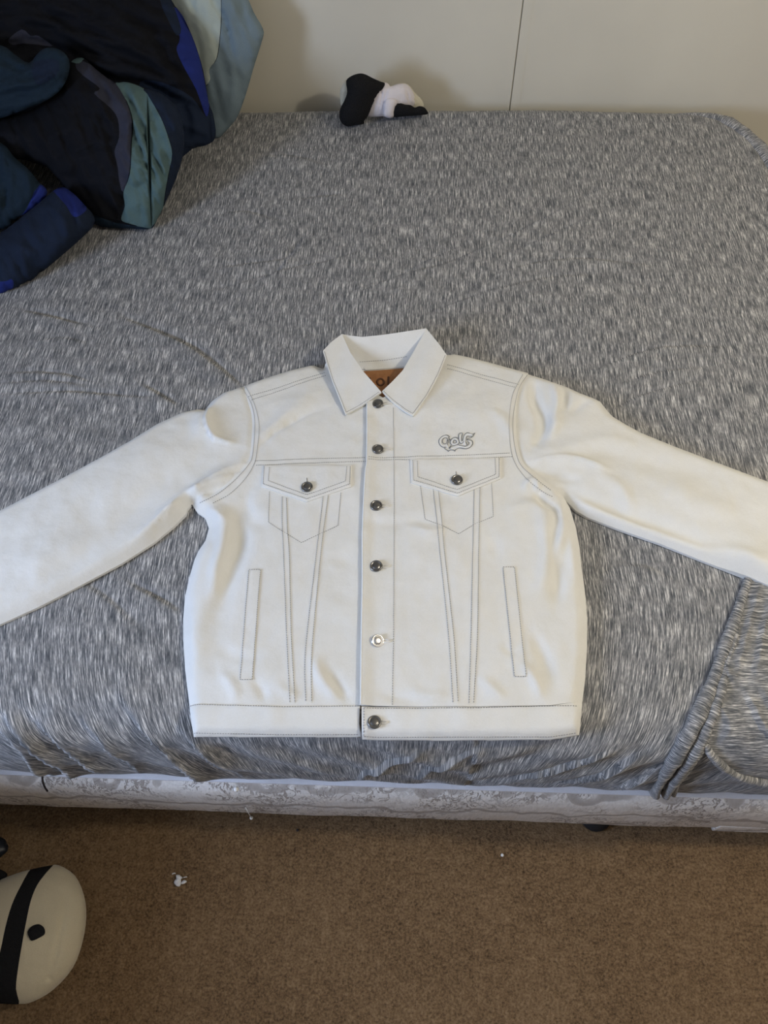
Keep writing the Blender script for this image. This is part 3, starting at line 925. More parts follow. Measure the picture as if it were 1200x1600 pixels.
YOKE_L = [(391, 717), (400, 724), (480, 720.5), (574, 718)]
YOKE_R = [(574, 716.5), (615, 717), (710, 714.5), (800, 711), (811, 711)]
NECK_L = [(512, 562), (530, 585), (560, 602), (597, 622)]
NECK_R = [(597, 622), (640, 600), (665, 580), (692, 556)]
ED = [(597, 622), (574, 628), (574, 680), (573.5, 722), (571, 740), (567, 830), (567, 899), (566, 960), (565, 1020), (564, 1101)]   # placket edge
def armpart(w, lo, hi):
    return w[lo:hi]
kL = int(np.argmin(np.linalg.norm(armLw - jxy([YOKE_L[0]])[0], axis=1)))
kR = int(np.argmin(np.linalg.norm(armRw - jxy([YOKE_R[-1]])[0], axis=1)))
iN = SIL.index((505, 576)); iNr = SIL.index((697, 556))
hemL, hemLb = SIL.index((296, 1103)), SIL.index((301, 1149)); hemR = SIL.index((909, 1100))
J = lambda px, off=0.0: jxy(px, off)
# under (buttoned) side: upper front, lower front
panel('upper_front', None, world=np.vstack([SILW[iN:iL], armLw[:kL + 1], J(YOKE_L[1:3]), J([(600, 718), (600, 622)]), J(NECK_L[::-1][1:])]))
panel('lower_front', None, world=np.vstack([armLw[kL:], SILW[iLa + 2:hemL + 1], J([(430, 1102), (600, 1101)]), J([(600, 718)]), J(YOKE_L[1:3][::-1])]))
# over side, 3 mm proud at the placket
OV = .0032
def over(world): return world
panel('upper_front', None, OV, world=np.vstack([J([(574, 716.5)], OV), J([(574, 680), (574, 628), (597, 622)], OV), J(NECK_R[1:], OV), SILW[iNr - 4:iNr + 1][::-1][:0], SILW[iR:iNr + 1][::-1], armRw[:kR + 1], J(YOKE_R[1:4][::-1], OV)]) if False else
      np.vstack([J([(574, 716.5), (574, 680), (574, 628), (597, 622)], OV), J(NECK_R[1:], OV), SILW[iR:iNr + 1][::-1], armRw[1:kR + 1], J(YOKE_R[1:4][::-1], OV)]), skirt=OV + .001)
panel('lower_front', None, OV, world=np.vstack([J([(574, 716.5)] + YOKE_R[1:4], OV), armRw[kR:], SILW[hemR:iRa][::-1], J([(860, 1102), (739, 1104), (640, 1104)], OV), J(ED[3:][::-1], OV)]), skirt=OV + .001)
# waistband in two pieces
panel('waistband', None, .0016, world=np.vstack([J([(296, 1102), (430, 1102), (562.5, 1101), (561, 1130), (563, 1151)]), SILW[hemLb:hemLb + 1]]), skirt=.0035, pad=.0012)
panel('waistband', None, OV + .0016, world=np.vstack([J([(565, 1104), (640, 1105), (739, 1105), (860, 1103)], OV), SILW[SIL.index((566, 1155)):hemR + 1][::-1], J([(566, 1155)])]), skirt=.0035, pad=.0012)

# --- folded facing along the placket edge (a rounded rim that throws the shadow line)
def rim(name, px, off, r, parent=None, mat=None, n=8):
    xy = jxy(smooth_line(px, 5), off)
    xy = resample(xy, .004, closed=False)
    P = np.column_stack([xy, JH(xy[:, 0], xy[:, 1]) + lift(xy[:, 0], xy[:, 1], off) - r * .75])
    return MB().tube(P.tolist(), r, n).build(name, mat or MAT['denim'], parent or jacket)
rim('placket_edge', ED[1:], OV, .0018)

# --- pocket flaps and pocket shapes
FLAP_L = [(411, 726), (408, 759), (479, 783.5), (548.5, 759.5), (549, 726)]
FLAP_R = [(641, 717), (642.5, 753.5), (716, 774.5), (782.5, 747), (782, 714)]
fl = panel('pocket_flap', FLAP_L, .0035, .0036, .003, pad=.0012)
fr_ = panel('pocket_flap', FLAP_R, OV + .0035, .0036, .003, pad=.0012)
# narrow princess strips, lightly proud
def strip_px(a, b_): return list(a) + list(b_)[::-1]
SEAMS = {
    'L1a': [(441, 776), (441, 816), (443, 861), (448, 993), (453, 1098)], 'L1b': [(447.5, 778), (449, 827), (452, 867), (455, 993), (461, 1098)],
    'L2a': [(505, 775), (499, 827), (493, 877), (477, 1020), (478, 1098)], 'L2b': [(513, 772), (505, 832), (500, 877), (487, 1020), (487, 1098)],
    'R1a': [(677, 764), (683, 816), (687, 857), (701, 993), (708, 1099)], 'R1b': [(685, 766), (691, 820), (694, 857), (709, 993), (716, 1099)],
    'R2a': [(741, 765), (740, 813), (739, 857), (736, 993), (733, 1099)], 'R2b': [(750, 762), (749, 813), (748, 857), (746, 993), (740, 1099)]}
panel('seam_strip', strip_px(SEAMS['L1a'], SEAMS['L1b']), .0006, .0007, .003)
panel('seam_strip', strip_px(SEAMS['L2a'], SEAMS['L2b']), .0006, .0007, .003)
panel('seam_strip', strip_px(SEAMS['R1a'], SEAMS['R1b']), OV + .0006, .0007, .003)
panel('seam_strip', strip_px(SEAMS['R2a'], SEAMS['R2b']), OV + .0006, .0007, .003)
WELT_L = [(389, 890), (407, 890), (394, 1062), (375, 1062)]
WELT_R = [(786, 886), (804, 886), (822, 1057), (804, 1057)]
panel('pocket_welt', WELT_L, .0012, .0013, .003)
panel('pocket_welt', WELT_R, OV + .0012, .0013, .003)

# --- stitching
def stitch(px, off, closed=False, parent=None, sl=.0021, gap=.0015, w=.00034, name='stitching', smooth=False, mat=None):
    px = list(px) + ([px[0]] if closed else [])
    if smooth: px = smooth_line(px, 6)
    L = jxy(px, off)
    seg = np.linalg.norm(np.diff(L, axis=0), axis=1); cum = np.concatenate([[0], np.cumsum(seg)])
    s = np.arange(0, cum[-1] - sl, sl + gap)
    def at(q): return np.column_stack([np.interp(q, cum, L[:, 0]), np.interp(q, cum, L[:, 1])])
    A, B = at(s), at(s + sl)
    mb = MB()
    for a, b_ in zip(A, B):
        t = b_ - a; ln = np.linalg.norm(t)
        if ln < 1e-6: continue
        n = np.array([-t[1], t[0]]) / ln * w
        za, zb = float(JH(a[0], a[1])) + float(lift(a[0], a[1], off)), float(JH(b_[0], b_[1])) + float(lift(b_[0], b_[1], off))
        mid = (a + b_) / 2; zm = (za + zb) / 2 + .00075
        v = [(*(a + n), za), (*(a - n), za), (*(mid + n), zm), (*(mid - n), zm), (*(b_ + n), zb), (*(b_ - n), zb)]
        lo = -.0006
        v += [(p[0], p[1], p[2] + lo) for p in v]
        mb.add(v, [(0, 1, 3, 2), (2, 3, 5, 4), (0, 2, 8, 6), (2, 4, 10, 8), (1, 7, 9, 3), (3, 9, 11, 5), (0, 6, 7, 1), (4, 5, 11, 10)])
    o = mb.build(name, mat or MAT['stitch'], parent or jacket, smooth=False)
    return o
SO = .0004
stitch([(377, 604), (391, 627), (397, 648), (398, 672), (395, 709), (389, 725), (368, 749), (341, 771), (312, 786)], SO, smooth=True)
stitch([(384, 604), (395, 625), (403, 651), (405, 672), (401, 709), (397, 725), (384, 747), (360, 771), (331, 787)], SO, smooth=True)
stitch([(817, 585), (807, 603), (800, 620), (796, 650), (796, 680), (800, 710), (809, 731), (827, 752), (851, 770), (866, 777)], SO + OV, smooth=True)
stitch([(824, 586), (813, 602), (807, 620), (802, 650), (802, 680), (807, 710), (815, 728), (836, 747), (863, 768)], SO + OV, smooth=True)
stitch([(398, 720), (480, 717), (573, 715)], SO); stitch([(400, 727), (480, 723.5), (573, 721)], SO)
stitch([(576, 713.5), (615, 714.5), (710, 711.5), (799, 708)], SO + OV); stitch([(576, 717), (617, 718), (641, 718), (710, 717), (803, 713.5)], SO + OV)
stitch([(388, 620), (440, 604), (508, 582)], SO); stitch([(393, 625), (445, 608), (511, 586)], SO)
stitch([(699, 570), (744, 583), (810, 601)], SO + OV); stitch([(699, 576), (742, 588), (807, 606)], SO + OV)
stitch([(614.5, 637), (615.5, 710), (616, 788), (615.5, 899), (615, 993), (613, 1102)], SO + OV)
for k, q in SEAMS.items():
    stitch(q, SO + .0006 + (OV if k[0] == 'R' else 0), smooth=True)
stitch([(412.5, 728), (411, 756), (479, 779.5), (546.5, 756), (547.5, 727)], SO + .0035, parent=fl)
stitch([(421, 730), (419, 751), (479, 773), (540, 751.5), (542, 727)], SO + .0035, parent=fl)
stitch([(645, 719), (646, 750), (715.5, 770.5), (780, 744.5), (780, 715)], SO + OV + .0035, parent=fr_)
stitch([(652, 720), (653, 745), (714.5, 765), (774.5, 741), (773.5, 715)], SO + OV + .0035, parent=fr_)
stitch([(421, 768), (419.5, 816), (440, 829), (471, 848), (528, 821), (533, 767)], SO)
stitch([(657, 759), (664, 811), (691, 821), (717, 834), (743, 818), (771, 807), (768, 753)], SO + OV)
stitch(WELT_L, SO + .0012, True); stitch(WELT_R, SO + OV + .0012, True)
stitch([(294, 1104), (430, 1104), (562, 1103)], SO + .0016); stitch([(303, 1146), (430, 1148), (561, 1148)], SO + .0010)
stitch([(569, 1105.5), (739, 1106), (903, 1103.5)], SO + OV + .0016); stitch([(569, 1106), (568.5, 1151)], SO + OV + .0016)
stitch([(569, 1151), (700, 1152), (861, 1151.5), (881, 1148.5), (902, 1145)], SO + OV + .0010)

# --- collar
def lerp(a, b_, t): return a + (b_ - a) * t
def slab(name, pts3, thick, mat=None, parent=None, sp=.0035, arch=None, px=None):
    """cloth piece given by a pixel outline and a height rule z(u,v); real thickness below"""
    v, f = triangulate(np.asarray(px, float), sp)
    z = pts3(v)
    P = on_z(v, z)
    n = len(v)
    d = seg_dist(resample(px, sp), v, closed=True)
    be = boundary_edges(f)
    low = P - np.array([0, 0, thick])
    bi = sorted({i for e in be for i in e})
    mp = {i: n + k for k, i in enumerate(bi)}; mp2 = {i: n + len(bi) + k for k, i in enumerate(bi)}
    V = np.vstack([P, P[bi], low[bi], low])
    o2 = n + 2 * len(bi)
    F = f.tolist()
    # pixel v runs downwards: flip to face up
    F = [t[::-1] for t in F] + [(mp[a], mp[b_], mp2[b_], mp2[a]) for a, b_ in be] + [tuple(o2 + i for i in t) for t in f.tolist()]
    return mesh_obj(name, V, F, mat or MAT['denim'], parent or jacket)
COLL_L = [(534, 522), (518, 534), (504.5, 548), (511, 570), (519, 595), (530, 622), (540, 647.5), (560, 637), (580, 624), (596, 612.5), (584, 599), (567.5, 580), (548, 552), (538, 530)]
COLL_R = [(666, 513), (684, 535), (698, 554.5), (686, 585), (668, 618), (645.5, 650), (632, 642), (612, 627), (597, 611), (612, 597), (629, 579), (646, 550), (660, 525)]
def zc(v):
    # tips lie on the chest, the fold line stands up behind the neck
    t = np.clip((v[:, 1] - 560) / 88, 0, 1)
    p = on_z(v, ZB + .03)
    lowz = JH(p[:, 0], p[:, 1]) + .0065
    hi = ZB + .040 + np.clip(560 - v[:, 1], 0, 60) / 60 * .010
    s = t * t * (3 - 2 * t)
    return np.maximum(lerp(hi, lowz, s), lowz) + .0012 * np.sin(v[:, 0] * .11 + v[:, 1] * .05)
cl = slab('collar_leaf', zc, .0035, sp=4, px=COLL_L)
cr = slab('collar_leaf', zc, .0035, sp=4, px=COLL_R)
def cstitch(px, par):
    p = smooth_line(px, 1)
    L = resample(np.array(px, float), 1.0, closed=False)
    P = on_z(L, zc(L) + .0003)
    seg = np.linalg.norm(np.diff(P, axis=0), axis=1); cum = np.concatenate([[0], np.cumsum(seg)])
    mb = MB()
    for s in np.arange(0, cum[-1] - .0023, .0034):
        a = [np.interp(s, cum, P[:, i]) for i in range(3)]; b_ = [np.interp(s + .0023, cum, P[:, i]) for i in range(3)]
        mb.tube([a, b_], .00042, 5)
    mb.build('stitching', MAT['stitch'], par, smooth=False)
cstitch([(507, 549), (513, 570), (521, 595), (532, 621), (541, 644), (560, 634), (580, 621), (594, 611)], cl)
cstitch([(695.5, 555), (683.5, 585), (666, 617), (645, 646), (633, 639), (613, 624), (599, 610.5)], cr)
# inside of the back: collar stand, facing strip and leather patch, all behind the opening
def zback(v):
    t = np.clip((v[:, 1] - 515) / 60, 0, 1)
    return ZB + .048 * (1 - t) + .010 * t
BACK = [(534, 522), (548, 524.5), (566, 526.5), (600, 523), (640, 517), (666, 513), (664, 540), (648, 565), (632, 574), (600, 577), (566, 577), (548, 562), (538, 540)]
bk = slab('back_collar', zback, .003, sp=4, px=BACK)
def zin(v):
    return ZB + .0085 - np.clip(v[:, 1] - 575, 0, 60) / 60 * .004
slab('back_lining', zin, .002, sp=5, px=[(545, 568), (655, 560), (668, 590), (640, 632), (598, 640), (560, 630), (528, 592)])
slab('facing_strip', lambda v: zin(v) + .003, .002, sp=4, px=[(562, 566), (600, 563.5), (637, 558), (631, 573), (600, 576), (571, 578)])
m, nt, b = new_mat('brown_leather', (0.30, 0.135, 0.050), 0.55)
c = coords(nt); bump(nt, b, noise_node(nt, c, 500, 3), 0.3, 0.0008)
nt.links.new(ramp(nt, noise_node(nt, c, 70, 3), [(0.3, (0.27, 0.115, 0.04)), (0.7, (0.36, 0.165, 0.065))]), b.inputs['Base Color'])
MAT['leather'] = m
MAT['leather_dark'] = new_mat('embossed_leather', (0.10, 0.040, 0.018), 0.6)[0]
patch = slab('leather_patch', lambda v: zin(v) + .0042, .002, sp=4, px=[(552, 581), (600, 578), (646, 574), (648, 616), (600, 620), (556, 622)], mat=MAT['leather'])
def pin(px, off): 
    v = np.asarray(px, float); return on_z(v, zin(v) + .0042 + off)
def ptube(px, r, off, name, mat, parent, n=6):
    return MB().tube(pin(px, off).tolist(), r, n).build(name, mat, parent)
def ell(cx, cy, rx, ry, a0=0, a1=360, n=20):
    return [(cx + rx * cos(radians(a0 + (a1 - a0) * k / n)), cy + ry * sin(radians(a0 + (a1 - a0) * k / n))) for k in range(n + 1)]
ptube(ell(574, 598, 8, 8, -50, -330) , .0016, 0, 'letter_g', MAT['leather_dark'], patch)
ptube(ell(594.5, 597, 5.2, 5.2), .0020, 0, 'letter_o', MAT['leather_dark'], patch)
ptube([(607, 589), (607, 606), (617, 606)], .0018, 0, 'letter_l', MAT['leather_dark'], patch)
ptube([(634, 589), (624, 589), (624, 606)], .0018, 0, 'letter_f', MAT['leather_dark'], patch)
def bstitch(px, z, par):
    L = resample(np.array(px, float), 3.6, closed=False)
    mb = MB()
    for a, b_ in zip(L[:-1], L[1:]):
        q = np.array([a, a + (b_ - a) * .65])
        mb.tube(on_z(q, z(q) + .0004).tolist(), .00042, 5)
    mb.build('stitching', MAT['stitch'], par, smooth=False)
bstitch([(562, 565.5), (600, 563), (637, 557)], lambda v: np.maximum(zback(v), zin(v) + .003), bk)

# --- metal buttons
m, nt, b = new_mat('dark_nickel', (0.20, 0.195, 0.185), 0.32, 0.95)
MAT['nickel'] = m
MAT['nickel_bright'] = new_mat('bright_nickel', (0.72, 0.71, 0.69), 0.25, 0.95)[0]
BP = [(0.0088, -.001), (.0094, .0008), (.0092, .0018), (.0084, .0024), (.0074, .0023), (.0068, .0016), (.0060, .0015), (.0054, .0022), (.0030, .0026), (.0004, .0027)]
def button(u, v, off, mat, parent=None, tilt=(0, 0)):
    xy = jxy([(u, v)], off)[0]
    z = float(JH(xy[0], xy[1])) + float(lift(xy[0], xy[1], off)) + .0016
    M = Matrix.Rotation(tilt[0], 3, 'X') @ Matrix.Rotation(tilt[1], 3, 'Y')
    o = MB().lathe(BP, (xy[0], xy[1], z), 28, M).build('button', mat, parent or jacket)
    # embossed ring of dots
    mb = MB()
    for k in range(14):
        a = 2 * pi * k / 14
        mb.lathe([(.0006, 0), (.0005, .0004), (.0001, .0005)], (xy[0] + .0064 * cos(a), xy[1] + .0064 * sin(a), z + .0015), 6)
    mb.build('embossing', mat, o)
    return o
for i, (u, v) in enumerate([(590.5, 632), (590.5, 703), (588, 791), (588, 885.5), (590, 1002), (585, 1129)]):
    off = OV + (.0016 if i == 5 else 0)
    bt = button(u, v, off, MAT['nickel_bright'] if i == 4 else MAT['nickel'], None, ((.05, -.12), (-.05, .1), (.02, .05), (.06, -.04), (.25, .3), (0, .08))[i])
    # buttonhole: raised whipped edges and the slit
    for dv in (-2.2, 2.2):
        L = jxy([(u + 8, v + dv), (u + 15, v + dv - .5), (u + 22, v + dv * .3 - 1)], off)
        MB().tube(np.column_stack([L, JH(L[:, 0], L[:, 1]) + lift(L[:, 0], L[:, 1], off) + .0003]).tolist(), .0012, 7).build('buttonhole', MAT['white_thread'], jacket)
button(480, 762, .0035, MAT['nickel'], fl, (.1, 0)); button(714, 751, OV + .0035, MAT['nickel'], fr_, (.08, .05))
for (u, v, o_, par) in ((480, 750, .0035, fl), (713, 740, OV + .0035, fr_)):
    L = jxy([(u - .6, v - 3), (u, v + 4)], o_)
    MB().tube(np.column_stack([L, JH(L[:, 0], L[:, 1]) + o_ + .0002]).tolist(), .0006, 6).build('buttonhole', MAT['stitch'], par)

# --- chest embroidery: script lettering outlined in grey thread
EMB = jacket
EO = OV + .0006
def emb(px, w=.00062, name='embroidery_outline'):
    q = [(670 + x * .075, 660 + y * .075) for x, y in px]
    L = jxy(smooth_line(q, 6), EO)
    P = np.column_stack([L, JH(L[:, 0], L[:, 1]) + EO])
    return P
embm = MB()
OUTL = [
    [(430, 300), (400, 272), (345, 265), (280, 290), (225, 345), (208, 400), (222, 450), (258, 498), (310, 518), (345, 512), (332, 545), (370, 568), (410, 602), (425, 578)],
    [(425, 578), (470, 572), (520, 580), (545, 600), (552, 575), (590, 548), (640, 535), (720, 545), (790, 548), (850, 525), (905, 470), (918, 420), (900, 380), (860, 362), (800, 366)],
    [(800, 366), (820, 335), (870, 325), (900, 298), (835, 292), (800, 290), (782, 330), (770, 400), (790, 440), (800, 480)],
    [(430, 545), (470, 500), (540, 480), (600, 460), (650, 475), (720, 492), (780, 490), (830, 450), (835, 420), (800, 400)],
    [(960, 222), (930, 238), (880, 240), (820, 215), (780, 222), (740, 265), (722, 330), (705, 385), (690, 380), (690, 300), (702, 228), (640, 228), (620, 262), (622, 340), (636, 400), (630, 430), (580, 470)],
    [(960, 222), (925, 270), (920, 288), (870, 295)],
    [(620, 345), (580, 315), (530, 312), (480, 340), (450, 390), (445, 430), (470, 470), (430, 520), (425, 545)],
    [(330, 320), (380, 330), (395, 370), (440, 350)], [(330, 320), (290, 360), (290, 420), (330, 445), (370, 430), (385, 370)],
    [(395, 370), (410, 410), (390, 450), (400, 480)], [(520, 370), (560, 375), (575, 405), (545, 435), (515, 420), (520, 370)], [(640, 430), (680, 440), (720, 410), (735, 380)],
    [(430, 300), (418, 330), (440, 350), (445, 400)]]
for q in OUTL:
    embm.tube(emb(q).tolist(), .00062, 6)
e_o = embm.build('embroidered_lettering', MAT['embroidery'], jacket)
e_o['label'] = 'raised script lettering outlined in grey thread'
FILL = [[(400, 300), (330, 290), (250, 350), (240, 430), (300, 490), (370, 470), (390, 520)], [(600, 370), (540, 340), (480, 390), (480, 440), (540, 455), (600, 430), (600, 370)],
        [(655, 260), (650, 360), (680, 415), (730, 380), (760, 280), (820, 245), (910, 262)], [(755, 330), (745, 440), (760, 470)], [(460, 560), (540, 520), (640, 500), (760, 520), (850, 490), (880, 420), (830, 380)]]
embf = MB()
for q in FILL:
    P = emb(q); P[:, 2] -= .0004
    embf.tube(P.tolist(), .0019, 8, True, .55)
embf.build('embroidery_fill', MAT['embroidery_fill'], e_o)
# ------------------------------------------------------------------ padded shapes from outlines
def inflate_map(poly, step):
    """membrane height (0..1) over a pixel polygon"""
    poly = np.asarray(poly, float)
    x0, y0 = poly.min(0) - 2 * step; x1, y1 = poly.max(0) + 2 * step
    gx = np.arange(x0, x1 + step, step); gy = np.arange(y0, y1 + step, step)
    GX, GY = np.meshgrid(gx, gy)
    m = inside(poly, np.stack([GX.ravel(), GY.ravel()], 1)).reshape(GX.shape)
    u = np.zeros(GX.shape)
    it = int(max(GX.shape) ** 2 * 0.35) + 60
    for _ in range(min(it, 2500)):
        n = u.copy()
        n[1:-1, 1:-1] = .25 * (u[:-2, 1:-1] + u[2:, 1:-1] + u[1:-1, :-2] + u[1:-1, 2:]) + 1
        u = np.where(m, n, 0)
    u = u / u.max()
    def f(p):
        fx_ = np.clip((p[:, 0] - x0) / step, 0, len(gx) - 1.001); fy_ = np.clip((p[:, 1] - y0) / step, 0, len(gy) - 1.001)
        i = fx_.astype(int); j = fy_.astype(int); a = fx_ - i; b_ = fy_ - j
        return u[j, i] * (1 - a) * (1 - b_) + u[j, i + 1] * a * (1 - b_) + u[j + 1, i] * (1 - a) * b_ + u[j + 1, i + 1] * a * b_
    return f
def px_folds(pts, table):
    z = np.zeros(len(pts))
    for line, w, amp, step in table:
        L = smooth_line(line, 5)
        d, t, s = seg_dist(L, pts, want_t=True, want_side=True)
        tap = np.sin(pi * np.clip(t, .05, .95)) ** .5
        z += tap * (amp * np.exp(-(d / w) ** 2) + step * np.where(d * s > 0, np.exp(-(d / (w * 2)) ** 2), 0))
    return z
def lobe(name, poly, p0, nrm, T, TB, mats, parent=None, sp=5, regions=(), folds=(), rough=0.0, rs=12.0, zmin=None, ymax=None, power=.5, smooth_poly=3, step=None, stretch=(1, 1), ridge=None):
    poly = smooth_line(poly, smooth_poly, closed=True) if smooth_poly > 1 else np.asarray(poly, float)
    regs = [(smooth_line(r, 3, closed=True), k) for r, k in regions]
    v, f = triangulate(poly, sp, [np.vstack([r, r[:1]]) for r, _ in regs])
    hm = inflate_map(poly, step or sp)
    d = seg_dist(resample(poly, sp), v, closed=True)
    h = np.where(d < 1e-6, 0, np.clip(hm(v), 0, 1)) ** power
    h[d < 1e-6] = 0
    D = rays(v); D = D / np.linalg.norm(D, axis=1)[:, None]
    B = on_plane(v, p0, nrm)
    fade = np.clip(h * 1.5, 0, 1)
    bulge = T * h + fade * px_folds(v, folds)
    if rough:
        bulge += fade * rough * nz(v[:, 0] * stretch[0] / 100, v[:, 1] * stretch[1] / 100, T * 37, rs, 3)
    if ridge:   # sharp-crested crumples running mainly one way
        am, ang, lu, lv = ridge
        ca, sa = cos(radians(ang)), sin(radians(ang))
        a_ = (v[:, 0] * ca + v[:, 1] * sa) / lu; c_ = (-v[:, 0] * sa + v[:, 1] * ca) / lv
        r1 = 1 - np.abs(nz(a_, c_, T * 11, 1.0, 2)); r2 = 1 - np.abs(nz(a_ * 2.3, c_ * 2.3, T * 23, 1.0, 2))
        bulge += fade * (am * (r1 ** 3 - .5) + am * .4 * (r2 ** 3 - .5))
    front = B - D * bulge[:, None]
    back = B + D * (TB * h)[:, None]
    if zmin is not None:
        front[:, 2] = np.maximum(front[:, 2], zmin + .003 * h); back[:, 2] = np.maximum(back[:, 2], zmin)
    if ymax is not None:
        for q in (front, back): q[:, 1] = np.minimum(q[:, 1], ymax)
    n = len(v)
    be = boundary_edges(f)
    bset = {i for e in be for i in e}
    mp = {}
    keep = [i for i in range(n) if i not in bset]
    for k, i in enumerate(keep): mp[i] = n + k
    for i in bset: mp[i] = i
    V = np.vstack([front, back[keep]])
    fl_ = f.tolist()
    mi = np.zeros(len(fl_), int)
    cen = v[f].mean(1)
    for r, k in regs:
        mi[inside(r, cen)] = k
    F = [t[::-1] for t in fl_] + [tuple(mp[i] for i in t) for t in fl_ if not all(i in bset for i in t)]
    mi2 = [mi[i] for i, t in enumerate(fl_) if not all(q in bset for q in t)]
    return mesh_obj(name, V, F, parent=parent, mats=mats, mi=np.concatenate([mi, mi2]))

# ------------------------------------------------------------------ comforter heaped at the head of the bed
DUV = [cloth_mat('black_cotton', (0.006, 0.0065, 0.009), .25), cloth_mat('navy_cotton', (0.011, 0.018, 0.036), .2), cloth_mat('royal_blue_cotton', (0.014, 0.024, 0.14), .15),
       cloth_mat('dusty_teal_cotton', (0.085, 0.138, 0.140), .12), cloth_mat('slate_cotton', (0.032, 0.034, 0.050), .15), cloth_mat('dark_teal_cotton', (0.011, 0.022, 0.036), .2),
       cloth_mat('sage_cotton', (0.40, 0.45, 0.40), .08), cloth_mat('grey_blue_cotton', (0.17, 0.225, 0.255), .1)]
BLK, NVY, ROY, TEA, SLA, DTE, SAG, GBL = range(8)
duv = thing('comforter', 'crumpled comforter printed in navy, black, teal and blue at the bed head', 'comforter', (-.8, 1.45, MZT))
s45 = math.sqrt(.5)
zt = MZT + .004
zp = MZT + .010
cA = on_z([(345, 214)], zt)[0]
lobe('pale_end', [(225, -90), (300, -110), (352, -75), (376, -30), (396, 18), (411, 45), (410, 62), (398, 100), (388, 135), (380, 160), (370, 184), (352, 206), (335, 218), (318, 190), (290, 100), (250, 0)],
     cA, (0, -.95, .31), .045, .04, DUV, duv, 5, ymax=ROOM_Y1 - .004, zmin=zt,
     regions=[([(180, -200), (340, -200), (345, -10), (345, 30), (343, 60), (338, 92), (327, 108), (329, 122), (321, 134), (300, 134), (180, 0)], SAG),
              ([(345, -200), (470, -200), (470, 260), (300, 260), (300, 136), (320.5, 135.5), (328.5, 123), (326.8, 108), (339, 92), (344, 60), (346, 30), (346, -10)], GBL)],
     folds=[([(333, 0), (345, 20), (355, 50), (362, 90)], 4, -.012, .006), ([(350, -20), (362, 30), (378, 80)], 8, .008, 0), ([(362, 90), (366, 130), (362, 180)], 7, .006, 0), ([(330, 160), (345, 190), (350, 205)], 5, -.005, 0)], rough=.004, rs=2, ridge=(.008, 75, 200, 26))
cB = on_z([(200, 357)], zt)[0]
lobe('upper_fold', [(-200, -160), (100, -180), (220, -140), (256, -40), (268, 0), (286, 26), (304, 66), (318, 112), (326, 160), (333, 178), (337, 214), (322, 227), (300, 233), (255, 260), (150, 240), (40, 210), (-200, 190)],
     cB + np.array([0, s45, -s45]) * .07, (0, -s45, s45), .10, .10, DUV, duv, 5, zmin=zt, ymax=ROOM_Y1 - .006,
     regions=[([(272, 12), (283, 20), (300, 56), (314, 100), (324, 150), (327, 166), (322, 182), (307, 141), (288, 106), (276, 78), (281, 60), (274, 28)], ROY),
              ([(232, 126), (262, 132), (300, 152), (322, 183), (329, 168), (334, 180), (338, 214), (320, 228), (300, 234), (255, 262), (215, 245), (215, 140)], NVY),
              ([(240, -60), (258, -20), (270, 6), (283, 45), (276, 55), (262, 30), (250, 0)], NVY),
              ([(13, 62), (34, 46), (48, 56), (60, 56), (82, 72), (60, 70), (36, 68), (20, 70)], SLA)],
     folds=[([(0, 18), (60, 24), (130, 30), (180, 22)], 5, -.010, .004), ([(-40, 100), (30, 68), (80, 72), (125, 96), (170, 125), (230, 132), (290, 160)], 9, -.035, 0),
            ([(165, 92), (210, 102), (250, 118), (285, 150)], 6, -.012, .006), ([(100, 60), (180, 62), (250, 90), (300, 150)], 16, .014, 0), ([(180, 10), (230, 40), (262, 90), (290, 130), (310, 175)], 8, -.016, 0),
            ([(262, 150), (290, 175), (296, 215)], 5, -.014, .006), ([(318, 185), (326, 200), (308, 222)], 4, -.010, .005), ([(290, 230), (305, 205), (300, 170)], 6, .010, 0), ([(40, 50), (120, 48), (200, 70)], 8, -.008, .006)],
     rough=.014, rs=2.6, stretch=(.6, 1.6), ridge=(.022, 22, 230, 36))
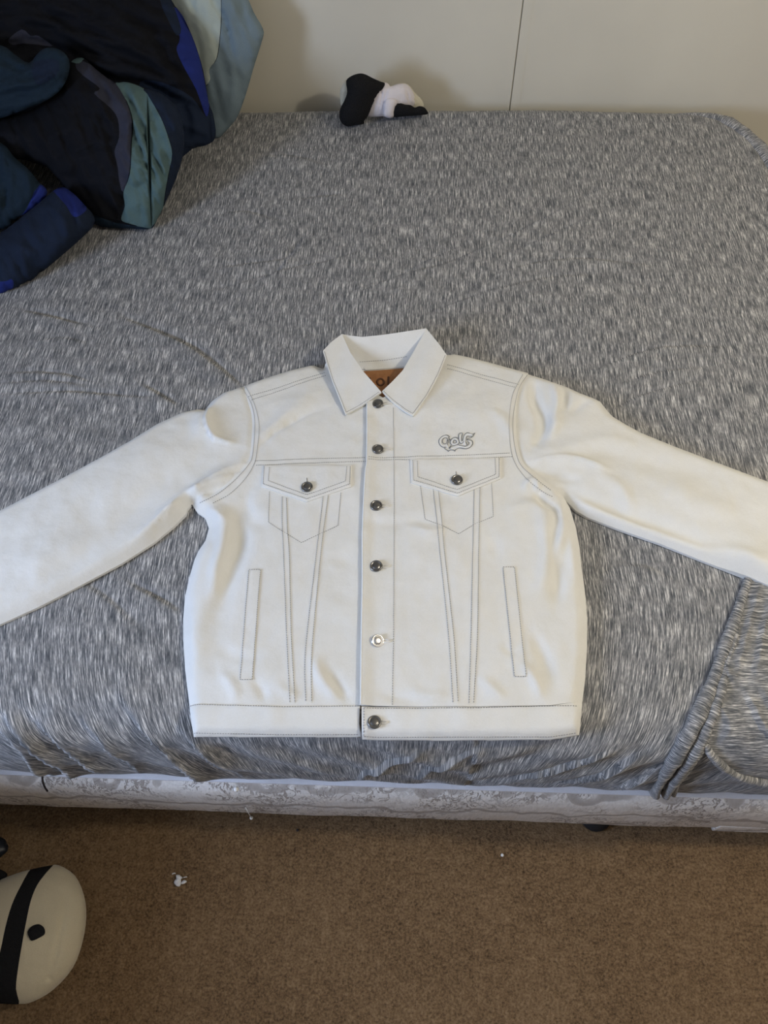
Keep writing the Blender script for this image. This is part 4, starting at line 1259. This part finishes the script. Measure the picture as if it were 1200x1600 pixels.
lobe('front_fold', [(-200, 205), (0, 186), (55, 168), (95, 138), (108, 100), (128, 90), (150, 108), (178, 128), (200, 128), (225, 137), (258, 150), (282, 180), (288, 225), (280, 265), (264, 305), (244, 346), (234, 358), (205, 357), (175, 356), (150, 351), (138, 334), (100, 292), (40, 250), (-200, 240)],
     cB, (0, -s45, s45), .085, .10, DUV, duv, 4, zmin=zt, ymax=ROOM_Y1 - .01,
     regions=[([(180, 130), (200, 129), (224, 138), (232, 150), (245, 172), (254, 190), (262, 212), (269, 240), (263, 272), (258, 300), (252, 335), (233, 359), (212, 352), (192, 346), (190, 338), (195, 322), (193, 300), (203, 272), (206, 225), (208, 190), (198, 158)], TEA),
              ([(225, 139), (262, 148), (292, 178), (298, 226), (284, 270), (266, 310), (240, 370), (234, 359), (253, 335), (259, 300), (264, 272), (270, 240), (263, 212), (255, 190), (246, 172), (233, 150)], NVY),
              ([(121, 94), (140, 100), (165, 115), (182, 132), (197, 158), (206, 190), (204, 230), (202, 268), (192, 300), (186, 280), (184, 262), (179, 236), (186, 215), (184, 186), (172, 168), (147, 146), (156, 138), (130, 118), (119, 106)], SLA),
              ([(80, 73), (100, 71), (116, 78), (130, 90), (123, 99), (109, 95), (100, 84)], TEA), ([(140, 336), (180, 348), (236, 358), (230, 372), (140, 372)], DTE)],
     folds=[([(198, 150), (212, 180), (226, 215), (240, 250), (262, 280)], 3.5, -.016, .007), ([(182, 133), (200, 160), (207, 200), (204, 240)], 4, -.014, .006), ([(206, 245), (222, 255), (238, 270), (246, 285)], 3.5, -.010, .006),
            ([(215, 262), (235, 276), (250, 270)], 3, -.008, 0), ([(205, 200), (220, 240), (228, 262)], 3.5, -.009, 0), ([(196, 280), (214, 300), (222, 345)], 4, -.010, .005), ([(178, 300), (190, 310), (192, 345)], 5, -.016, 0),
            ([(250, 170), (272, 200), (270, 250)], 8, .010, 0), ([(228, 150), (258, 190), (275, 235), (270, 280)], 3, -.008, .006), ([(110, 250), (150, 232), (180, 230)], 6, -.010, .006), ([(0, 205), (70, 215), (130, 190)], 12, .010, 0),
            ([(60, 262), (110, 280), (150, 300), (180, 330)], 8, -.010, 0), ([(125, 240), (120, 280), (150, 330)], 8, -.008, 0), ([(100, 140), (150, 150), (180, 190)], 10, .012, 0)],
     rough=.010, rs=3.2, ridge=(.012, 66, 220, 26))
lobe('side_fold', [(-200, 60), (-60, 62), (0, 70), (22, 84), (45, 98), (62, 80), (80, 74), (100, 82), (109, 100), (104, 125), (88, 147), (58, 164), (20, 178), (0, 185), (-60, 196), (-200, 205)],
     cB + np.array([0, -s45, s45]) * .055, (0, -s45, s45), .055, .09, [DUV[DTE], DUV[NVY]], duv, 5, zmin=zt,
     regions=[([(50, 100), (75, 92), (92, 96), (90, 115), (70, 130), (55, 130)], 1)],
     folds=[([(0, 165), (50, 155), (85, 138), (103, 115)], 4, -.012, .005), ([(0, 135), (60, 128), (96, 104)], 6, .010, .004), ([(0, 95), (30, 108), (50, 100)], 5, -.012, .004), ([(0, 150), (50, 143), (80, 125)], 3, -.007, .003), ([(75, 80), (95, 95), (98, 115)], 3, -.006, .003)], rough=.006, rs=2.5, stretch=(.5, 1.6), ridge=(.014, -18, 220, 22))
cD = on_z([(70, 424)], zt)[0]
lobe('lower_fold', [(-200, 190), (-60, 205), (0, 222), (22, 245), (45, 265), (60, 284), (74, 300), (58, 322), (20, 345), (0, 360), (-200, 430)],
     cB + np.array([0, -s45, s45]) * .045, (0, -s45, s45), .05, .09, [DUV[DTE], DUV[ROY]], duv, 5, zmin=zt,
     regions=[([(62, 289), (100, 292), (100, 310), (30, 345), (42, 326)], 1)],
     folds=[([(8, 235), (11, 285), (0, 345)], 3, -.008, .005), ([(30, 260), (45, 290), (20, 330)], 8, .008, 0)], rough=.006, rs=2, ridge=(.012, 80, 100, 22))
lobe('rolled_edge', [(-120, 425), (-60, 396), (0, 364), (30, 342), (62, 316), (92, 293), (112, 300), (132, 320), (146, 336), (147, 350), (134, 366), (104, 393), (62, 428), (24, 456), (0, 468), (-60, 498), (-105, 500), (-130, 470)],
     cD, (0, -.55, .835), .075, .04, [DUV[NVY], DUV[ROY]], duv, 5, zmin=zt,
     regions=[([(84, 297), (94, 291), (112, 298), (136, 322), (126, 336), (114, 338), (104, 322), (92, 308)], 1), ([(-60, 425), (0, 440), (18, 436), (20, 450), (0, 475), (-60, 500)], 1)],
     folds=[([(98, 300), (112, 330), (118, 360)], 4, -.008, .004), ([(80, 310), (100, 345), (105, 375)], 8, .006, 0), ([(30, 360), (60, 390), (62, 415)], 10, -.006, 0), ([(0, 400), (60, 365), (100, 330)], 14, .006, 0)], rough=.005, rs=2, ridge=(.010, 55, 90, 26))
for ch in duv.children:
    if ch.name.startswith('pale_end'): ch['label'] = 'pale sage and grey blue end of the comforter'

# ------------------------------------------------------------------ plush toy by the wall
MAT['black_plush'] = cloth_mat('black_plush', (0.012, 0.012, 0.013), .2, 600, .95, .0, .003, 250, .8)
MAT['cream_plush'] = cloth_mat('cream_plush', (0.62, 0.58, 0.45), .1, 600, .95, .2, .002, 250, .5)
MAT['shirt'] = cloth_mat('white_cotton', (0.70, 0.66, 0.68), .06)
pA = on_z([(562, 194)], zp)[0]; pB = on_z([(650, 181)], zp)[0]
pl = thing('plush_toy', 'black and cream plush toy in a white shirt slumped against the wall', 'plush toy', tuple((pA + pB) / 2))
ab = pB - pA; nn = np.cross(np.array([0, .15, 1.0]), ab); nn = nn / np.linalg.norm(nn)
if nn[1] > 0: nn = -nn
def q5(l): return [(500 + x / 6, 90 + y / 6) for x, y in l]
kw = dict(zmin=zp, ymax=ROOM_Y1 - .004, rough=.0012, rs=14, sp=2.0)
lobe('cheek', q5([(250, 210), (215, 245), (190, 310), (188, 390), (200, 450), (240, 440), (300, 330)]), pA + [0, .02, 0], nn, .02, .025, [MAT['cream_plush']], pl, **kw)
lobe('body', q5([(690, 270), (760, 240), (830, 255), (890, 330), (940, 380), (970, 430), (965, 500), (860, 520), (740, 500), (660, 430)]), pA + [0, .015, 0], nn, .03, .03, [MAT['cream_plush']], pl, **kw)
lobe('shirt', q5([(600, 235), (640, 245), (660, 268), (720, 250), (790, 245), (830, 265), (870, 320), (890, 390), (880, 460), (760, 520), (700, 545), (640, 560), (590, 550), (530, 555), (440, 540), (430, 400), (520, 280)]), pA, nn, .032, .035, [MAT['shirt']], pl,
     folds=[([(595 / 6 + 500 - 8, 135), (596, 150), (592, 175)], 1.6, -.006, .003), ([(606, 137), (600, 155), (597, 180)], 1.6, -.005, .003), ([(634, 138), (637, 150), (640, 162)], 2, -.004, .002)], **kw)
lobe('sleeve', q5([(600, 420), (640, 380), (700, 385), (725, 425), (700, 480), (690, 555), (640, 565), (600, 545), (590, 480)]), pA - [0, .028, 0], nn, .014, .02, [MAT['shirt']], pl, **kw)
lobe('arm', q5([(690, 450), (740, 425), (800, 440), (850, 445), (890, 468), (930, 455), (975, 465), (1005, 500), (1010, 530), (940, 540), (800, 550), (690, 558), (676, 520)]), pA - [0, .022, 0], nn, .022, .03, [MAT['black_plush']], pl, **kw)
lobe('head', q5([(245, 220), (290, 175), (360, 150), (420, 155), (500, 195), (570, 225), (608, 242), (590, 290), (530, 360), (490, 450), (450, 545), (415, 590), (408, 622), (330, 635), (255, 645), (205, 615), (180, 560), (190, 480), (230, 400), (255, 320)]), pA - [0, .012, 0], nn, .045, .04, [MAT['black_plush']], pl, **kw)

# ------------------------------------------------------------------ plush on the carpet
fp = on_z([(40, 1460)], .075)[0]
MAT['cream_plush2'] = cloth_mat('cream_fleece', (0.52, 0.455, 0.32), .08, 700, .95, .2, .0015, 40, .3)
fpl = thing('floor_plush', 'large cream plush with a black band and spot on the carpet', 'plush toy', (fp[0], fp[1], 0))
HEAD = [(92, 1352), (75, 1353), (50, 1358), (28, 1364), (0, 1375), (-45, 1400), (-85, 1440), (-100, 1490), (-85, 1540), (-40, 1562), (0, 1568), (30, 1569), (52, 1565), (84, 1546), (114, 1512), (129, 1472), (135, 1432), (131, 1398), (117, 1368)]
lobe('head', HEAD, fp, (0, 0, 1), .075, .072, [MAT['cream_plush2'], MAT['black_plush']], fpl, 4, zmin=.002,
     regions=[([(84, 1348), (72, 1364), (58, 1383), (48, 1408), (41, 1440), (34, 1478), (28, 1515), (25, 1545), (29, 1572), (0, 1580), (-20, 1572), (-12, 1530), (0, 1488), (8, 1450), (18, 1415), (32, 1385), (52, 1354)], 1)],
     folds=[([(80, 1388), (100, 1400), (96, 1440), (88, 1480), (76, 1530)], 5, -.004, .002), ([(50, 1555), (62, 1540), (76, 1528), (82, 1537)], 3, -.004, .002), ([(85, 1370), (105, 1372), (118, 1385)], 4, -.003, 0)], rough=.002, rs=3)
def on_head(px, T):  # small felt piece lying on the bulge
    pass
hm_ = inflate_map(smooth_line(HEAD, 3, closed=True), 4)
eye_c = on_z([(56, 1455)], .075)[0]; eD = rays([(56, 1455)])[0]; eD = eD / np.linalg.norm(eD)
eh = .075 * float(np.clip(hm_(np.array([[56., 1455.]])), 0, 1)[0]) ** .5
lobe('felt_spot', [(43, 1456), (50, 1447), (61, 1444), (69, 1450), (70, 1459), (62, 1465), (50, 1470), (46, 1466)], eye_c - eD * (eh + .0015), (.25, .0, 1), .006, .006, [MAT['black_plush']], fpl, 2.0, rough=0)
lobe('ear', [(-60, 1352), (-10, 1356), (8, 1362), (11, 1369), (2, 1376), (-20, 1390), (-60, 1400)], on_z([(0, 1370)], .04)[0], (0, 0, 1), .03, .037, [MAT['black_plush']], fpl, 3, zmin=.002)
MAT['black_leather'] = new_mat('black_synthetic', (0.012, 0.014, 0.018), 0.4)[0]
bsx = lobe('black_shoe', [(-130, 1282), (-60, 1290), (0, 1307), (11, 1318), (13, 1327), (4, 1337), (-10, 1345), (-60, 1362), (-130, 1370)], on_z([(0, 1325)], .045)[0], (0, 0, 1), .04, .043, [MAT['black_leather']], None, 4, zmin=.002)
tag(bsx, 'glossy black shoe toe beside the cream plush on the carpet', 'shoe')

# ------------------------------------------------------------------ scraps and lint
MAT['paper'] = new_mat('white_paper', (0.74, 0.73, 0.72), 0.6)[0]
def q20(l): return [(250 + x / 20, 1350 + y / 20) for x, y in l]
sc_ = thing('paper_scrap', 'crumpled white paper scrap on the brown carpet', 'scrap', tuple(on_z([(279, 1376)], .001)[0]))
sp0 = on_z([(279, 1376)], .006)[0]
lobe('crumple', q20([(500, 345), (600, 330), (650, 375), (720, 430), (655, 470), (662, 560), (650, 650), (600, 710), (520, 690), (450, 620), (438, 560), (478, 485), (512, 460)]), sp0, (0, 0, 1), .006, .005, [MAT['paper']], sc_, .9, zmin=.001, rough=.002, rs=40, smooth_poly=2,
     folds=[([(276, 1370), (281, 1376), (277, 1383)], 1.2, -.003, .002)])
lobe('torn_piece', q20([(660, 600), (720, 510), (790, 500), (845, 545), (790, 600), (690, 632)]), sp0, (0, 0, 1), .004, .004, [MAT['paper']], sc_, .9, zmin=.001, smooth_poly=2)
MB().tube(on_z(q20([(385, 325), (410, 295), (450, 285), (480, 305)]), .008).tolist(), .0012, 6).build('torn_fibre', MAT['paper'], sc_)
MB().tube(on_z(q20([(735, 425), (790, 408), (845, 405)]), .008).tolist(), .001, 6).build('torn_fibre', MAT['paper'], sc_)
MAT['dark_thread'] = new_mat('dark_thread', (0.04, 0.03, 0.03), 0.8)[0]
t_ = on_plane(smooth_line([(66, 1214), (67, 1222), (70, 1230), (74, 1236)], 4), (0, BSY - .008, 0), (0, 1, 0))
tag(MB().tube(t_.tolist(), .0016, 6).build('loose_thread', MAT['dark_thread']), 'short dark thread hanging on the box spring cover', 'thread')
t_ = on_plane([(384, 1262), (388, 1270), (393, 1278)], (0, BSY - .010, 0), (0, 1, 0))
lt = MB().tube(t_.tolist(), .0008, 6)
lt.lathe([(.0005, -.003), (.003, -.001), (.0035, .001), (.0008, .004)], t_[-1], 8)
tag(lt.build('lint_strand', MAT['white_thread']), 'wisp of white lint hanging below the box spring edge', 'lint')
def fleck(px, r, z, mat, label, name='lint_fleck', plane=None):
    c_ = on_z([px], z)[0] if plane is None else on_plane([px], (0, plane, 0), (0, 1, 0))[0]
    mb = MB().lathe([(r * .2, -r * .6), (r, -r * .2), (r * .8, r * .4), (r * .1, r * .7)], c_, 9)
    tag(mb.build(name, mat), label, 'lint')
fleck((369, 1233), .0045, 0, MAT['white_thread'], 'small white lint tuft stuck on the box spring cover', plane=BSY - .006)
fleck((785, 1336), .0032, .003, MAT['white_thread'], 'tiny white fleck on open brown carpet')
fleck((465, 1297), .0030, .003, MAT['dark_thread'], 'tiny dark fleck on the carpet near the bed')

# ------------------------------------------------------------------ unseen bedside cabinet, added to shade the left floor from the window
MAT['walnut'] = new_mat('dark_wood', (0.09, 0.055, 0.033), 0.5)[0]
ns = thing('added_nightstand', 'dark wooden bedside cabinet added out of view to shade the floor plush', 'added_nightstand', (-1.15, -.08, 0))
bevel(MB().box(-1.38, -.94, -.34, .17, .10, .56).build('body', MAT['walnut'], ns, smooth=False), .004, 2)
bevel(MB().box(-1.40, -.92, -.36, .19, .561, .585).build('top', MAT['walnut'], ns, smooth=False), .004, 2)
for z0 in (.13, .34):
    dr = MB().box(-.939, -.925, -.32, .15, z0, z0 + .19).build('drawer', MAT['walnut'], ns, smooth=False)
    bevel(dr, .003, 2)
    kb = MB().lathe([(.006, 0), (.006, .01), (.014, .018), (.012, .024), (.002, .026)], (-.925, -.085, z0 + .095), 16, Matrix.Rotation(radians(90), 3, 'Y')).build('knob', MAT['lamp_metal'], dr)
for x in (-1.35, -.97):
    for y in (-.31, .14):
        MB().lathe([(.012, 0), (.018, .10)], (x, y, 0), 12).build('leg', MAT['walnut'], ns)
